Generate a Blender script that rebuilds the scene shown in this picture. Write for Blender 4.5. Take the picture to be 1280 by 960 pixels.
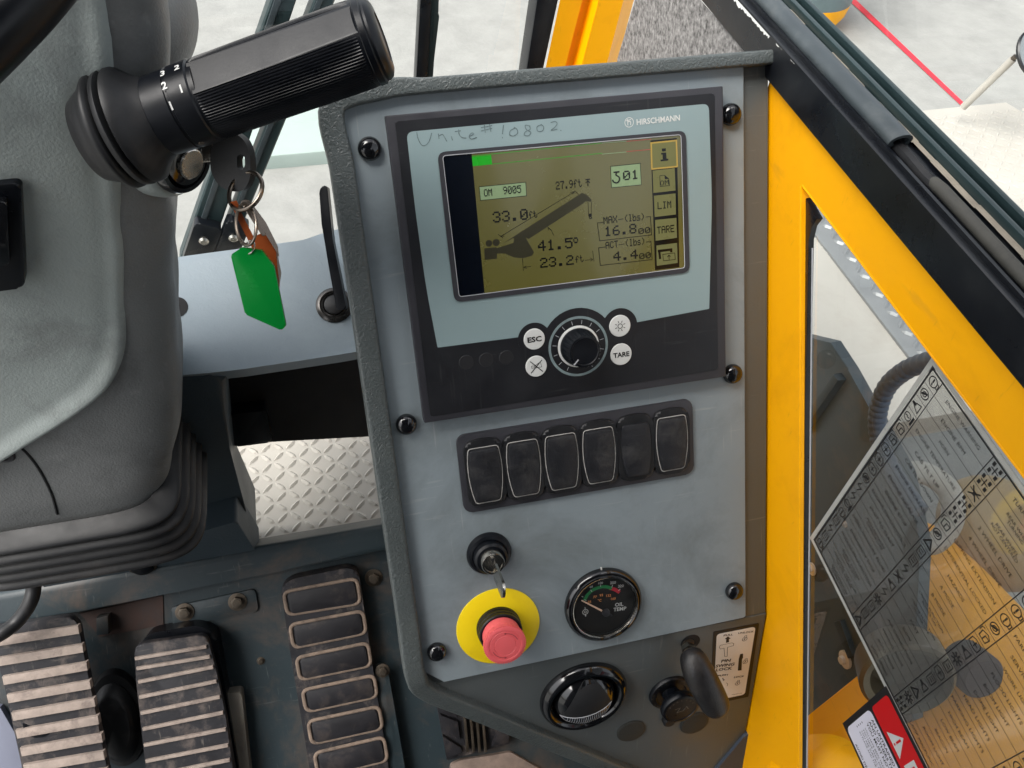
import bpy, bmesh, math, random
from mathutils import Vector, Matrix, noise
random.seed(7)
R_ = math.radians
for o in list(bpy.data.objects):
    bpy.data.objects.remove(o)
SC = bpy.context.scene
COL = SC.collection

# ------------------------------------------------------------------ camera
TILT = R_(58.0)                       # slope of the console face
ct, st = math.cos(TILT), math.sin(TILT)
FP = Matrix(((1, 0, 0, 0), (0, ct, -st, 0), (0, st, ct, 1.55), (0, 0, 0, 1)))     # console face: x right, y up the face, z out
RC = Matrix(((0.97325370, 0.08679700, -0.21270524), (-0.14533897, 0.94967227, -0.27748722), (0.17791521, 0.30097982, 0.93688704)))
FPX = 1044.2
CAM = FP @ Vector((-0.0375455, 0.0132217, 0.7464036))


def cam_dir(v):
    d = RC.transposed() @ Vector(v)
    return (FP.to_3x3() @ Vector((d[0], -d[1], -d[2])))


def ray(px, py):
    return cam_dir(((px - 640) / FPX, (py - 480) / FPX, 1.0))


camd = bpy.data.cameras.new('camera')
camo = bpy.data.objects.new('camera', camd)
COL.objects.link(camo)
cx_, cy_, cz_ = cam_dir((1, 0, 0)), cam_dir((0, -1, 0)), cam_dir((0, 0, -1))
camo.matrix_world = Matrix(((cx_[0], cy_[0], cz_[0], CAM[0]), (cx_[1], cy_[1], cz_[1], CAM[1]), (cx_[2], cy_[2], cz_[2], CAM[2]), (0, 0, 0, 1)))
camd.sensor_width = 36.0
camd.sensor_fit = 'HORIZONTAL'
camd.lens = FPX / 1280 * 36
camd.clip_start = 0.02
camd.clip_end = 500
SC.camera = camo

# ------------------------------------------------------------------ sky, sun, exposure
SUN_EL, SUN_AZ = R_(60), R_(-110)       # azimuth measured from +Y (forward) towards +X (right)
world = bpy.data.worlds.new('World')
SC.world = world
world.use_nodes = True
wn, wl = world.node_tree.nodes, world.node_tree.links
wn.clear()
wo = wn.new('ShaderNodeOutputWorld')
bg = wn.new('ShaderNodeBackground')
sky = wn.new('ShaderNodeTexSky')
sky.sky_type = 'NISHITA'
sky.sun_disc = False
sky.sun_elevation = SUN_EL
sky.sun_rotation = SUN_AZ
sky.dust_density = 4.0
sky.air_density = 1.0
hs = wn.new('ShaderNodeHueSaturation')
hs.inputs['Saturation'].default_value = 0.22
wl.new(sky.outputs[0], hs.inputs['Color'])
wl.new(hs.outputs[0], bg.inputs[0])
bg.inputs[1].default_value = 0.13
wl.new(bg.outputs[0], wo.inputs[0])
sd = bpy.data.lights.new('sun', 'SUN')
sd.energy = 1.5
sd.angle = R_(40)
sd.color = (1.0, 0.96, 0.9)
so = bpy.data.objects.new('sun', sd)
COL.objects.link(so)
sv = Vector((math.sin(SUN_AZ) * math.cos(SUN_EL), math.cos(SUN_AZ) * math.cos(SUN_EL), math.sin(SUN_EL)))
so.rotation_euler = sv.to_track_quat('Z', 'Y').to_euler()
so.location = (2, 3, 6)
SC.view_settings.view_transform = 'Standard'
SC.view_settings.look = 'None'
SC.view_settings.gamma = 1
SC.view_settings.exposure = 1.3
SC.view_settings.use_curve_mapping = False
SC.render.engine = 'CYCLES'
SC.cycles.max_bounces = 8
SC.cycles.transparent_max_bounces = 12


# ------------------------------------------------------------------ frames and pixel helpers (a frame = origin and axes of a real surface)
def frame(o, x, y):
    x = Vector(x).normalized()
    y = Vector(y)
    z = x.cross(y).normalized()
    y = z.cross(x).normalized()
    return Matrix(((x[0], y[0], z[0], o[0]), (x[1], y[1], z[1], o[1]), (x[2], y[2], z[2], o[2]), (0, 0, 0, 1)))


def at_depth(px, py, k):
    return CAM + ray(px, py) * k


def on(fr, px, py, n=0.0):
    """point of the frame's plane (lifted by n) seen at a pixel, in the frame's own x, y"""
    z = fr.to_3x3() @ Vector((0, 0, 1))
    o = fr @ Vector((0, 0, n))
    d = ray(px, py)
    k = (o - CAM).dot(z) / d.dot(z)
    q = fr.inverted() @ (CAM + d * k)
    return Vector((q.x, q.y))


def ons(fr, pts, n=0.0):
    return [on(fr, a, b, n) for a, b in pts]


def zoomed(x0, y0, s, pts):
    return [(x0 + a * s, y0 + b * s) for a, b in pts]


BEND = math.radians(14)
FF = FP @ Matrix.Translation((0, -0.542, -0.0045)) @ Matrix.Rotation(BEND, 4, 'X')     # lower facet of the console
XW = 0.374
FW = frame((XW, 0, 0), (0, -1, 0), (0, 0, 1))          # inner face of the right wall: x backwards, y up, z into the cab
FT = frame((0, 0, 0.90), (1, 0, 0), (0, math.cos(R_(45)), math.sin(R_(45))))       # toe board
FL = frame((0, 0.04, 1.26), (1, 0, 0), (0, 1, 0.5))    # ledge of the front cowl


def flat(z):
    return frame((0, 0, z), (1, 0, 0), (0, 1, 0))


def upright(y):
    return frame((0, y, 0), (1, 0, 0), (0, 0, 1))


# ------------------------------------------------------------------ materials
def lin(c):
    c = c / 255
    return c / 12.92 if c <= 0.04045 else ((c + 0.055) / 1.055) ** 2.4


def rgb(r, g, b):
    return (lin(r), lin(g), lin(b), 1)


MATS = {}


def mat(name, col, rough=0.5, metal=0.0, var=0.12, vscale=9.0, bump=0.0, bscale=300.0, grain='noise', coat=0.0, dirt=None, dirt_amt=0.0, dirt_scale=6.0,
        spec=0.5, rvar=0.1, emit=None, emit_s=0.0, stretch=None, bdist=0.001, wear=0.0, wear_col=None):
    if name in MATS:
        return MATS[name]
    m = bpy.data.materials.new(name)
    m.use_nodes = True
    N, L = m.node_tree.nodes, m.node_tree.links
    p = N['Principled BSDF']
    tc = N.new('ShaderNodeTexCoord')
    vec = tc.outputs['Object']
    if stretch:
        mp = N.new('ShaderNodeMapping')
        mp.inputs['Scale'].default_value = stretch
        L.new(vec, mp.inputs[0])
        vec = mp.outputs[0]
    n1 = N.new('ShaderNodeTexNoise')
    n1.inputs['Scale'].default_value = vscale
    n1.inputs['Detail'].default_value = 8
    n1.inputs['Roughness'].default_value = 0.62
    L.new(vec, n1.inputs['Vector'])
    mr = N.new('ShaderNodeMapRange')
    mr.inputs[1].default_value = 0.25
    mr.inputs[2].default_value = 0.75
    mr.inputs[3].default_value = 1 - var
    mr.inputs[4].default_value = 1 + var
    L.new(n1.outputs[0], mr.inputs[0])
    mul = N.new('ShaderNodeMix')
    mul.data_type = 'RGBA'
    mul.blend_type = 'MULTIPLY'
    mul.inputs[0].default_value = 1
    mul.inputs[6].default_value = col
    L.new(mr.outputs[0], mul.inputs[7])
    out = mul.outputs[2]
    if dirt:
        n2 = N.new('ShaderNodeTexNoise')
        n2.inputs['Scale'].default_value = dirt_scale
        n2.inputs['Detail'].default_value = 10
        n2.inputs['Roughness'].default_value = 0.7
        n2.inputs['Distortion'].default_value = 0.4
        L.new(vec, n2.inputs['Vector'])
        r2 = N.new('ShaderNodeMapRange')
        r2.inputs[1].default_value = 0.5
        r2.inputs[2].default_value = 0.72
        r2.inputs[3].default_value = 0
        r2.inputs[4].default_value = dirt_amt
        L.new(n2.outputs[0], r2.inputs[0])
        mx = N.new('ShaderNodeMix')
        mx.data_type = 'RGBA'
        L.new(r2.outputs[0], mx.inputs[0])
        L.new(out, mx.inputs[6])
        mx.inputs[7].default_value = dirt
        out = mx.outputs[2]
    if wear > 0:
        # fine scratches in two directions and small dust flecks
        for k, (sc, th) in enumerate((((260, 14, 60), 0.66), ((18, 230, 50), 0.67), ((420, 420, 420), 0.70))):
            mp2 = N.new('ShaderNodeMapping')
            mp2.inputs['Scale'].default_value = sc
            mp2.inputs['Rotation'].default_value = (0, 0, 0.35 * (k - 0.4))
            L.new(tc.outputs['Object'], mp2.inputs[0])
            n3_ = N.new('ShaderNodeTexNoise')
            n3_.inputs['Scale'].default_value = 1.0
            n3_.inputs['Detail'].default_value = 3
            L.new(mp2.outputs[0], n3_.inputs['Vector'])
            r3 = N.new('ShaderNodeMapRange')
            r3.inputs[1].default_value = th
            r3.inputs[2].default_value = th + 0.1
            r3.inputs[3].default_value = 0
            r3.inputs[4].default_value = wear
            L.new(n3_.outputs[0], r3.inputs[0])
            m3 = N.new('ShaderNodeMix')
            m3.data_type = 'RGBA'
            L.new(r3.outputs[0], m3.inputs[0])
            L.new(out, m3.inputs[6])
            m3.inputs[7].default_value = wear_col or (0.5, 0.5, 0.48, 1)
            out = m3.outputs[2]
    L.new(out, p.inputs['Base Color'])
    rr = N.new('ShaderNodeMapRange')
    rr.inputs[1].default_value = 0.3
    rr.inputs[2].default_value = 0.7
    rr.inputs[3].default_value = max(0.02, rough - rvar)
    rr.inputs[4].default_value = min(1, rough + rvar)
    L.new(n1.outputs[0], rr.inputs[0])
    L.new(rr.outputs[0], p.inputs['Roughness'])
    p.inputs['Metallic'].default_value = metal
    p.inputs['Specular IOR Level'].default_value = spec
    p.inputs['Coat Weight'].default_value = coat
    p.inputs['Coat Roughness'].default_value = 0.08
    if bump > 0:
        if grain == 'voronoi':
            t = N.new('ShaderNodeTexVoronoi')
            t.feature = 'SMOOTH_F1'
            t.inputs['Scale'].default_value = bscale
            h = t.outputs['Distance']
        elif grain == 'wrinkle':
            t = N.new('ShaderNodeTexNoise')
            t.inputs['Scale'].default_value = bscale
            t.inputs['Detail'].default_value = 2
            t.inputs['Distortion'].default_value = 1.6
            h = t.outputs[0]
        else:
            t = N.new('ShaderNodeTexNoise')
            t.inputs['Scale'].default_value = bscale
            t.inputs['Detail'].default_value = 4
            h = t.outputs[0]
        L.new(vec, t.inputs['Vector'])
        b = N.new('ShaderNodeBump')
        b.inputs['Strength'].default_value = bump
        b.inputs['Distance'].default_value = bdist
        L.new(h, b.inputs['Height'])
        L.new(b.outputs[0], p.inputs['Normal'])
    if emit:
        p.inputs['Emission Color'].default_value = emit
        p.inputs['Emission Strength'].default_value = emit_s
    MATS[name] = m
    return m


def glass_mat(name, tint=(1, 1, 1, 1), film=None, film_amt=0.0, rough=0.0, gain=1.0):
    m = bpy.data.materials.new(name)
    m.use_nodes = True
    N, L = m.node_tree.nodes, m.node_tree.links
    N.clear()
    o = N.new('ShaderNodeOutputMaterial')
    tr = N.new('ShaderNodeBsdfTransparent')
    tr.inputs[0].default_value = tint
    gl = N.new('ShaderNodeBsdfGlossy')
    gl.inputs['Roughness'].default_value = rough
    lw = N.new('ShaderNodeLayerWeight')
    pw = N.new('ShaderNodeMath')
    pw.operation = 'POWER'
    pw.inputs[1].default_value = 5.0
    L.new(lw.outputs['Facing'], pw.inputs[0])
    g = N.new('ShaderNodeMath')
    g.operation = 'MULTIPLY_ADD'
    g.inputs[1].default_value = 0.92 * gain
    g.inputs[2].default_value = 0.055 * gain
    g.use_clamp = True
    L.new(pw.outputs[0], g.inputs[0])
    mx = N.new('ShaderNodeMixShader')
    base = tr.outputs[0]
    if film:
        df = N.new('ShaderNodeBsdfDiffuse')
        df.inputs[0].default_value = film
        m2 = N.new('ShaderNodeMixShader')
        m2.inputs[0].default_value = film_amt
        L.new(tr.outputs[0], m2.inputs[1])
        L.new(df.outputs[0], m2.inputs[2])
        base = m2.outputs[0]
    L.new(g.outputs[0], mx.inputs[0])
    L.new(base, mx.inputs[1])
    L.new(gl.outputs[0], mx.inputs[2])
    L.new(mx.outputs[0], o.inputs[0])
    MATS[name] = m
    return m


mat('plate_paint', rgb(130, 140, 145), 0.42, var=0.07, vscale=7, bump=0.05, bscale=500, dirt=rgb(98, 104, 104), dirt_amt=0.7, dirt_scale=6, wear=0.22)
mat('housing', rgb(78, 84, 84), 0.38, var=0.14, bump=0.75, bscale=230, grain='wrinkle', bdist=0.0016, dirt=rgb(112, 116, 110), dirt_amt=0.25)
mat('olive', rgb(84, 89, 90), 0.45, var=0.14, vscale=6, bump=0.12, bscale=350, dirt=rgb(92, 88, 76), dirt_amt=0.5, dirt_scale=4, wear=0.12)
mat('cowl_paint', rgb(134, 147, 155), 0.5, var=0.08, bump=0.4, bscale=170, grain='wrinkle', bdist=0.0008, dirt=rgb(170, 180, 184), dirt_amt=0.3)
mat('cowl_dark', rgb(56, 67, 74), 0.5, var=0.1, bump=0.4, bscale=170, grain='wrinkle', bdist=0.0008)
mat('toe_paint', rgb(36, 48, 53), 0.5, var=0.25, vscale=5, bump=0.2, bscale=120, dirt=rgb(92, 76, 64), dirt_amt=0.75, dirt_scale=9, wear=0.2, wear_col=(.25, .24, .22, 1))
mat('column_plastic', rgb(152, 160, 158), 0.42, var=0.16, vscale=5, bump=0.5, bscale=480, dirt=rgb(88, 88, 87), dirt_amt=0.65, dirt_scale=8, bdist=0.0007, wear=0.12)
mat('shroud_plastic', rgb(114, 116, 116), 0.48, var=0.14, vscale=6, bump=0.5, bscale=480, dirt=rgb(58, 58, 60), dirt_amt=0.6, dirt_scale=9, bdist=0.0009, wear=0.12)
mat('rubber', rgb(13, 14, 17), 0.5, var=0.25, vscale=20, bump=0.1, bscale=200, dirt=rgb(84, 78, 74), dirt_amt=0.3, dirt_scale=14)
mat('black_plastic', rgb(9, 12, 18), 0.36, var=0.2, vscale=30, bump=0.03, bscale=600, spec=0.32)
mat('black_gloss', rgb(14, 15, 18), 0.12, var=0.1, vscale=20, coat=0.4, rvar=0.05)
mat('black_frame', rgb(12, 15, 21), 0.3, var=0.2, vscale=12, bump=0.03, bscale=300, dirt=rgb(60, 62, 62), dirt_amt=0.25, dirt_scale=12)
mat('bezel', rgb(50, 50, 55), 0.45, var=0.1, vscale=40, bump=0.15, bscale=900)
mat('film_black', rgb(24, 25, 29), 0.4, var=0.12, vscale=16, bump=0.1, bscale=900, dirt=rgb(46, 48, 50), dirt_amt=0.25, dirt_scale=14, wear=0.03)
mat('film_teal', rgb(132, 151, 153), 0.42, var=0.05, vscale=8, bump=0.05, bscale=900)
mat('white_print', rgb(206, 207, 204), 0.5, var=0.03)
mat('black_print', rgb(18, 18, 20), 0.5, var=0.02)
mat('silver_print', rgb(170, 172, 176), 0.4, var=0.05)
mat('grey_print', rgb(120, 136, 138), 0.6, var=0.25, vscale=180)
mat('lcd', rgb(66, 64, 26), 0.26, var=0.1, vscale=8, spec=1.0, coat=0.5, emit=rgb(124, 116, 40), emit_s=0.085, rvar=0.04)
mat('lcd_dark', rgb(6, 11, 20), 0.2, var=0.1, rvar=0.04, spec=.2)
mat('lcd_box', rgb(120, 140, 106), 0.3, var=0.05, emit=rgb(150, 172, 130), emit_s=0.05, spec=.25)
mat('lcd_button', rgb(100, 100, 62), 0.3, var=0.05, emit=rgb(128, 130, 92), emit_s=0.04, spec=.25)
mat('lcd_amber', rgb(160, 134, 62), 0.3, var=0.05, emit=rgb(196, 160, 70), emit_s=0.04)
mat('lcd_ink', rgb(10, 11, 7), 0.2, var=0.05, spec=.45)
mat('lcd_grey', rgb(50, 48, 32), 0.2, var=0.05, spec=.45)
mat('lcd_green', rgb(20, 130, 20), 0.3, var=0.05, emit=rgb(20, 170, 20), emit_s=0.12)
mat('lcd_red', rgb(160, 60, 50), 0.3, var=0.05)
mat('yellow', rgb(255, 178, 0), 0.42, var=0.03, vscale=5, bump=0.02, bscale=120, spec=0.3, dirt=rgb(214, 138, 6), dirt_amt=0.5, dirt_scale=5, wear=0.22, wear_col=(0.42, 0.2, 0.03, 1))
mat('yellow_disc', rgb(245, 214, 20), 0.45, var=0.06, vscale=18, dirt=rgb(200, 165, 30), dirt_amt=0.3, dirt_scale=20)
mat('red_button', rgb(226, 96, 100), 0.5, var=0.08, vscale=40, bump=0.05, bscale=400)
mat('green_tag', rgb(0, 120, 44), 0.22, var=0.12, vscale=20, coat=0.3)
mat('orange_tag', rgb(150, 70, 24), 0.4, var=0.15, vscale=60)
mat('chrome', rgb(190, 186, 178), 0.22, metal=1.0, var=0.12, vscale=60, rvar=0.1)
mat('ring_metal', rgb(128, 118, 108), 0.3, metal=1.0, var=0.2, vscale=80)
mat('steel', rgb(100, 92, 82), 0.42, metal=0.8, var=0.25, vscale=70, dirt=rgb(104, 80, 60), dirt_amt=0.6, dirt_scale=60)
mat('rib_pale', rgb(148, 135, 126), 0.85, var=0.25, vscale=70, bump=0.4, bscale=260, dirt=rgb(92, 80, 76), dirt_amt=0.8, dirt_scale=45)
mat('pedal_rubber', rgb(28, 28, 33), 0.6, var=0.3, vscale=30, bump=0.2, bscale=260, dirt=rgb(118, 106, 98), dirt_amt=0.6, dirt_scale=35, wear=0.25, wear_col=(.3, .26, .22, 1))
mat('dust_rim', rgb(124, 108, 95), 0.85, var=0.3, vscale=80, dirt=rgb(60, 52, 48), dirt_amt=0.8, dirt_scale=60)
mat('concrete', rgb(143, 143, 139), 0.85, var=0.14, vscale=9.0, bump=0.5, bscale=60, dirt=rgb(120, 120, 117), dirt_amt=0.7, dirt_scale=1.6, bdist=0.004)
mat('deck_white', rgb(176, 172, 163), 0.6, var=0.05, vscale=12, dirt=rgb(160, 153, 142), dirt_amt=0.5, dirt_scale=10)
mat('pale_green', rgb(154, 168, 162), 0.7, var=0.05)
mat('felt', rgb(128, 126, 124), 0.95, var=0.9, vscale=190, bump=0.5, bscale=300, spec=0.1)
mat('dark_green_trim', rgb(40, 56, 58), 0.4, var=0.15, vscale=20)
mat('seal_rubber', rgb(58, 66, 70), 0.45, var=0.2, vscale=30, dirt=rgb(110, 112, 110), dirt_amt=0.3, dirt_scale=30)
mat('tan_sealant', rgb(150, 142, 128), 0.8, var=0.25, vscale=60)
mat('paint_chip', rgb(214, 216, 212), 0.7, var=0.1)
mat('outside_grey', rgb(66, 78, 84), 0.5, var=0.12, vscale=6, dirt=rgb(150, 120, 96), dirt_amt=0.25, dirt_scale=12)
mat('hose', rgb(66, 76, 92), 0.5, var=0.15, vscale=40)
mat('red_strap', rgb(204, 40, 56), 0.8, var=0.2, vscale=6, dirt=rgb(60, 40, 44), dirt_amt=0.8, dirt_scale=4)
mat('danger_red', rgb(205, 16, 22), 0.4, var=0.05)
mat('gauge_green', rgb(40, 130, 76), 0.5, var=0.05)
mat('gauge_red', rgb(190, 40, 60), 0.5, var=0.05)
mat('gauge_orange', rgb(226, 150, 90), 0.5, var=0.05)
mat('gauge_face', rgb(24, 23, 22), 0.5, var=0.15, vscale=30)
mat('lavender', rgb(112, 116, 132), 0.6, var=0.1)
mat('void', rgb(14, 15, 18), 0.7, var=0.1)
mat('label_white', rgb(228, 222, 214), 0.45, var=0.04, vscale=20)
glass_mat('pane', (0.97, 0.985, 0.98, 1))
glass_mat('door_pane', (0.93, 0.96, 0.96, 1), gain=1.35)
glass_mat('sticker_film', (0.84, 0.84, 0.83, 1), (0.55, 0.56, 0.55, 1), 0.09, 0.06, 2.2)
glass_mat('gauge_glass', (0.95, 0.95, 0.95, 1), gain=1.2)

# ------------------------------------------------------------------ object helpers
WM = {}


def reg(o, name_parent=None):
    COL.objects.link(o)


def thing(name, label, cat, base, group=None):
    o = bpy.data.objects.new(name, None)
    o.empty_display_size = 0.03
    COL.objects.link(o)
    m = base.copy() if isinstance(base, Matrix) else Matrix.Translation(Vector(base))
    o.matrix_world = m
    WM[o] = m
    tag(o, label, cat, group)
    return o


def tag(o, label=None, cat=None, group=None, kind=None, category=None):
    cat = cat or category
    for k, v in (('label', label), ('category', cat), ('group', group), ('kind', kind)):
        if v:
            o[k] = v
    return o


class B:
    """collects shapes (given in a frame) as world geometry for one mesh"""

    def __init__(self, fr=None):
        self.v, self.f, self.mi = [], [], []
        self.fr = fr or Matrix.Identity(4)
        self.m = 0

    def add(self, vs, fs, fr=None):
        fr = fr or self.fr
        k = len(self.v)
        self.v += [fr @ Vector(v) for v in vs]
        self.f += [[i + k for i in f] for f in fs]
        self.mi += [self.m] * len(fs)
        return self

    def add_bm(self, bm, fr=None):
        bm.verts.ensure_lookup_table()
        bm.verts.index_update()
        self.add([v.co.copy() for v in bm.verts], [[v.index for v in f.verts] for f in bm.faces], fr)
        bm.free()
        return self

    def prism(self, pts, z0, z1, bev=0.0, seg=2, fr=None, allbev=False):
        bm = bmesh.new()
        pts = [Vector(p) for p in pts]
        a = sum(pts[i].x * pts[(i + 1) % len(pts)].y - pts[(i + 1) % len(pts)].x * pts[i].y for i in range(len(pts)))
        if a < 0:
            pts = pts[::-1]
        lo = [bm.verts.new((p.x, p.y, z0)) for p in pts]
        hi = [bm.verts.new((p.x, p.y, z1)) for p in pts]
        top = bm.faces.new(hi)
        bot = bm.faces.new(lo[::-1])
        n = len(pts)
        for i in range(n):
            bm.faces.new((lo[i], lo[(i + 1) % n], hi[(i + 1) % n], hi[i]))
        if bev > 0:
            es = list(bm.edges) if allbev else list(top.edges)
            bmesh.ops.bevel(bm, geom=es, offset=bev, segments=seg, profile=0.6, affect='EDGES', clamp_overlap=True)
        return self.add_bm(bm, fr)

    def sheet(self, pts, z=0.0, fr=None):
        return self.add([(p[0], p[1], z) for p in pts], [list(range(len(pts)))], fr)

    def box(self, x0, x1, y0, y1, z0, z1, bev=0.0, fr=None, seg=2):
        return self.prism([(x0, y0), (x1, y0), (x1, y1), (x0, y1)], z0, z1, bev, seg, fr, allbev=True)

    def lathe(self, prof, fr=None, n=40, cap=True):
        vs, fs = [], []
        for r, z in prof:
            for i in range(n):
                a = 2 * math.pi * i / n
                vs.append((r * math.cos(a), r * math.sin(a), z))
        for k in range(len(prof) - 1):
            for i in range(n):
                j = (i + 1) % n
                fs.append((k * n + i, k * n + j, (k + 1) * n + j, (k + 1) * n + i))
        if cap and prof[0][0] > 1e-6:
            fs.append(list(range(n))[::-1])
        if cap and prof[-1][0] > 1e-6:
            fs.append([(len(prof) - 1) * n + i for i in range(n)])
        return self.add(vs, fs, fr)

    def tube(self, path, rad, n=12, fr=None, closed=False, caps=True, flatx=1.0):
        path = [Vector(p) for p in path]
        m = len(path)
        vs, fs = [], []
        up = None
        for i in range(m):
            if closed:
                t = path[(i + 1) % m] - path[(i - 1) % m]
            else:
                t = path[min(i + 1, m - 1)] - path[max(i - 1, 0)]
            t.normalize()
            if up is None:
                up = Vector((0, 0, 1)) if abs(t.z) < 0.9 else Vector((1, 0, 0))
            s = t.cross(up).normalized()
            up = s.cross(t).normalized()
            r = rad(i / max(1, m - 1)) if callable(rad) else rad
            for k in range(n):
                a = 2 * math.pi * k / n
                vs.append(path[i] + s * (math.cos(a) * r * flatx) + up * (math.sin(a) * r))
        for i in range(m if closed else m - 1):
            for k in range(n):
                a, b = i * n + k, i * n + (k + 1) % n
                c, d = ((i + 1) % m) * n + (k + 1) % n, ((i + 1) % m) * n + k
                fs.append((a, b, c, d))
        if not closed and caps:
            fs.append(list(range(n))[::-1])
            fs.append([(m - 1) * n + k for k in range(n)])
        return self.add(vs, fs, fr)

    def stroke(self, pts, w, z=0.0, fr=None, closed=False, h=0.0):
        """flat printed line in the frame's plane"""
        pts = [Vector((p[0], p[1])) for p in pts]
        n = len(pts)
        for i in range(n if closed else n - 1):
            a, b = pts[i], pts[(i + 1) % n]
            d = b - a
            if d.length < 1e-9:
                continue
            d.normalize()
            s = Vector((-d.y, d.x)) * (w / 2)
            e = d * (w * 0.35)
            q = [a - e - s, b + e - s, b + e + s, a - e + s]
            if h > 0:
                self.prism(q, z, z + h, 0, 1, fr)
            else:
                self.sheet(q, z, fr)
                z += 1e-6
        return self

    def text(self, s, org, xdir, size, z=0.0, fr=None, length=None, bold=0.0, center=False, mono=None, aspect=1.0):
        v, f = glyphs(s, bold)
        if not v:
            return self
        x0, x1 = min(p[0] for p in v), max(p[0] for p in v)
        sy = size / 0.70
        sx = sy * aspect
        if length:
            sx = length / (x1 - x0)
        d = Vector(xdir).normalized()
        u = Vector((-d.y, d.x))
        off = (x0 + x1) / 2 if center else x0
        o = Vector(org)
        vs = []
        for p in v:
            q = o + d * ((p[0] - off) * sx) + u * (p[1] * sy)
            vs.append((q.x, q.y, z))
        return self.add(vs, f, fr)

    def pixtext(self, s, org, xdir, size, z=0.0, fr=None, adv=0.86, length=None, ydir=None):
        d = Vector(xdir).normalized()
        u = Vector((-d.y, d.x)) if ydir is None else Vector(ydir).normalized()
        c = size / 7
        cxx = c * adv
        if length:
            cxx = length / (len(s) * 6 - 1)
        o = Vector(org)
        for k, ch in enumerate(s):
            rows = PIX.get(ch)
            if not rows:
                continue
            for r, bits in enumerate(rows):
                x = 0
                while x < 5:
                    if bits[x] == '1':
                        e = x
                        while e < 5 and bits[e] == '1':
                            e += 1
                        a = o + d * ((k * 6 + x) * cxx) + u * ((6 - r) * c)
                        w, h = d * ((e - x) * cxx * 1.06), u * (c * 1.04)
                        self.sheet([a, a + w, a + w + h, a + h], z, fr)
                        x = e
                    else:
                        x += 1
        return self

    def done(self, name, mats, parent=None, base=None, smooth=35, **kw):
        me = bpy.data.meshes.new(name)
        if parent is not None:
            inv = WM[parent].inverted()
            wm = WM[parent]
        else:
            if base is None:
                base = sum(self.v, Vector()) / max(1, len(self.v))
                base.z = min(v.z for v in self.v)
            wm = base if isinstance(base, Matrix) else Matrix.Translation(Vector(base))
            inv = wm.inverted()
        me.from_pydata([inv @ v for v in self.v], [], self.f)
        ms = mats if isinstance(mats, (list, tuple)) else [mats]
        for m in ms:
            me.materials.append(MATS[m] if isinstance(m, str) else m)
        if len(ms) > 1:
            me.polygons.foreach_set('material_index', self.mi)
        me.validate()
        if smooth:
            me.polygons.foreach_set('use_smooth', [True] * len(me.polygons))
            me.update()
            me.set_sharp_from_angle(angle=R_(smooth))
        o = bpy.data.objects.new(name, me)
        COL.objects.link(o)
        if parent is not None:
            o.parent = parent
        else:
            o.matrix_world = wm
        WM[o] = wm
        tag(o, **kw)
        return o


def inst(src, parent, m_world, name=None):
    """copy of a finished mesh object placed by a world matrix acting on the mesh's own coordinates"""
    o = src.copy()
    o.name = name or src.name
    COL.objects.link(o)
    o.parent = parent
    o.matrix_local = WM[parent].inverted() @ m_world
    WM[o] = m_world
    return o


def raw_mesh(b, name, mats):
    """mesh kept in its own local coordinates, for sharing"""
    me = bpy.data.meshes.new(name)
    me.from_pydata(b.v, [], b.f)
    for m in (mats if isinstance(mats, (list, tuple)) else [mats]):
        me.materials.append(MATS[m])
    me.polygons.foreach_set('material_index', b.mi)
    me.polygons.foreach_set('use_smooth', [True] * len(me.polygons))
    me.update()
    me.set_sharp_from_angle(angle=R_(35))
    return me


def place(name, me, m_world, parent):
    o = bpy.data.objects.new(name, me)
    COL.objects.link(o)
    o.parent = parent
    o.matrix_local = WM[parent].inverted() @ m_world
    WM[o] = m_world
    return o


GL = {}


def glyphs(s, bold=0.0):
    if (s, bold) in GL:
        return GL[(s, bold)]
    c = bpy.data.curves.new('t', 'FONT')
    c.body = s
    c.offset = bold
    c.resolution_u = 2
    o = bpy.data.objects.new('t', c)
    m = bpy.data.meshes.new_from_object(o)
    r = ([tuple(v.co) for v in m.vertices], [list(p.vertices) for p in m.polygons])
    bpy.data.objects.remove(o)
    bpy.data.curves.remove(c)
    bpy.data.meshes.remove(m)
    GL[(s, bold)] = r
    return r


_P = '''0:01110 10001 10011 10101 11001 10001 01110|1:00100 01100 00100 00100 00100 00100 01110|2:01110 10001 00001 00110 01000 10000 11111|3:01110 10001 00001 00110 00001 10001 01110
4:00010 00110 01010 10010 11111 00010 00010|5:11111 10000 11110 00001 00001 10001 01110|6:00110 01000 10000 11110 10001 10001 01110|7:11111 00001 00010 00100 00100 00100 00100
8:01110 10001 10001 01110 10001 10001 01110|9:01110 10001 10001 01111 00001 00010 01100|.:00000 00000 00000 00000 00000 01100 01100|f:00110 01001 01000 11100 01000 01000 01000
t:01000 01000 11100 01000 01000 01001 00110|O:01110 10001 10001 10001 10001 10001 01110|M:10001 11011 10101 10101 10001 10001 10001|A:01110 10001 10001 11111 10001 10001 10001
X:10001 10001 01010 00100 01010 10001 10001|C:01110 10001 10000 10000 10000 10001 01110|T:11111 00100 00100 00100 00100 00100 00100|R:11110 10001 10001 11110 10100 10010 10001
E:11111 10000 10000 11110 10000 10000 11111|L:10000 10000 10000 10000 10000 10000 11111|I:01110 00100 00100 00100 00100 00100 01110|(:00010 00100 01000 01000 01000 00100 00010
):01000 00100 00010 00010 00010 00100 01000|l:01100 00100 00100 00100 00100 00100 01110|b:10000 10000 10110 11001 10001 10001 11110|s:00000 00000 01110 10000 01110 00001 11110
-:00000 00000 00000 11111 00000 00000 00000|*:01110 10001 10001 01110 00000 00000 00000|^:11111 00100 01110 10101 00100 00100 00100'''
PIX = {}
for _l in _P.replace('\n', '|').split('|'):
    PIX[_l[0]] = _l[2:].split()


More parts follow.
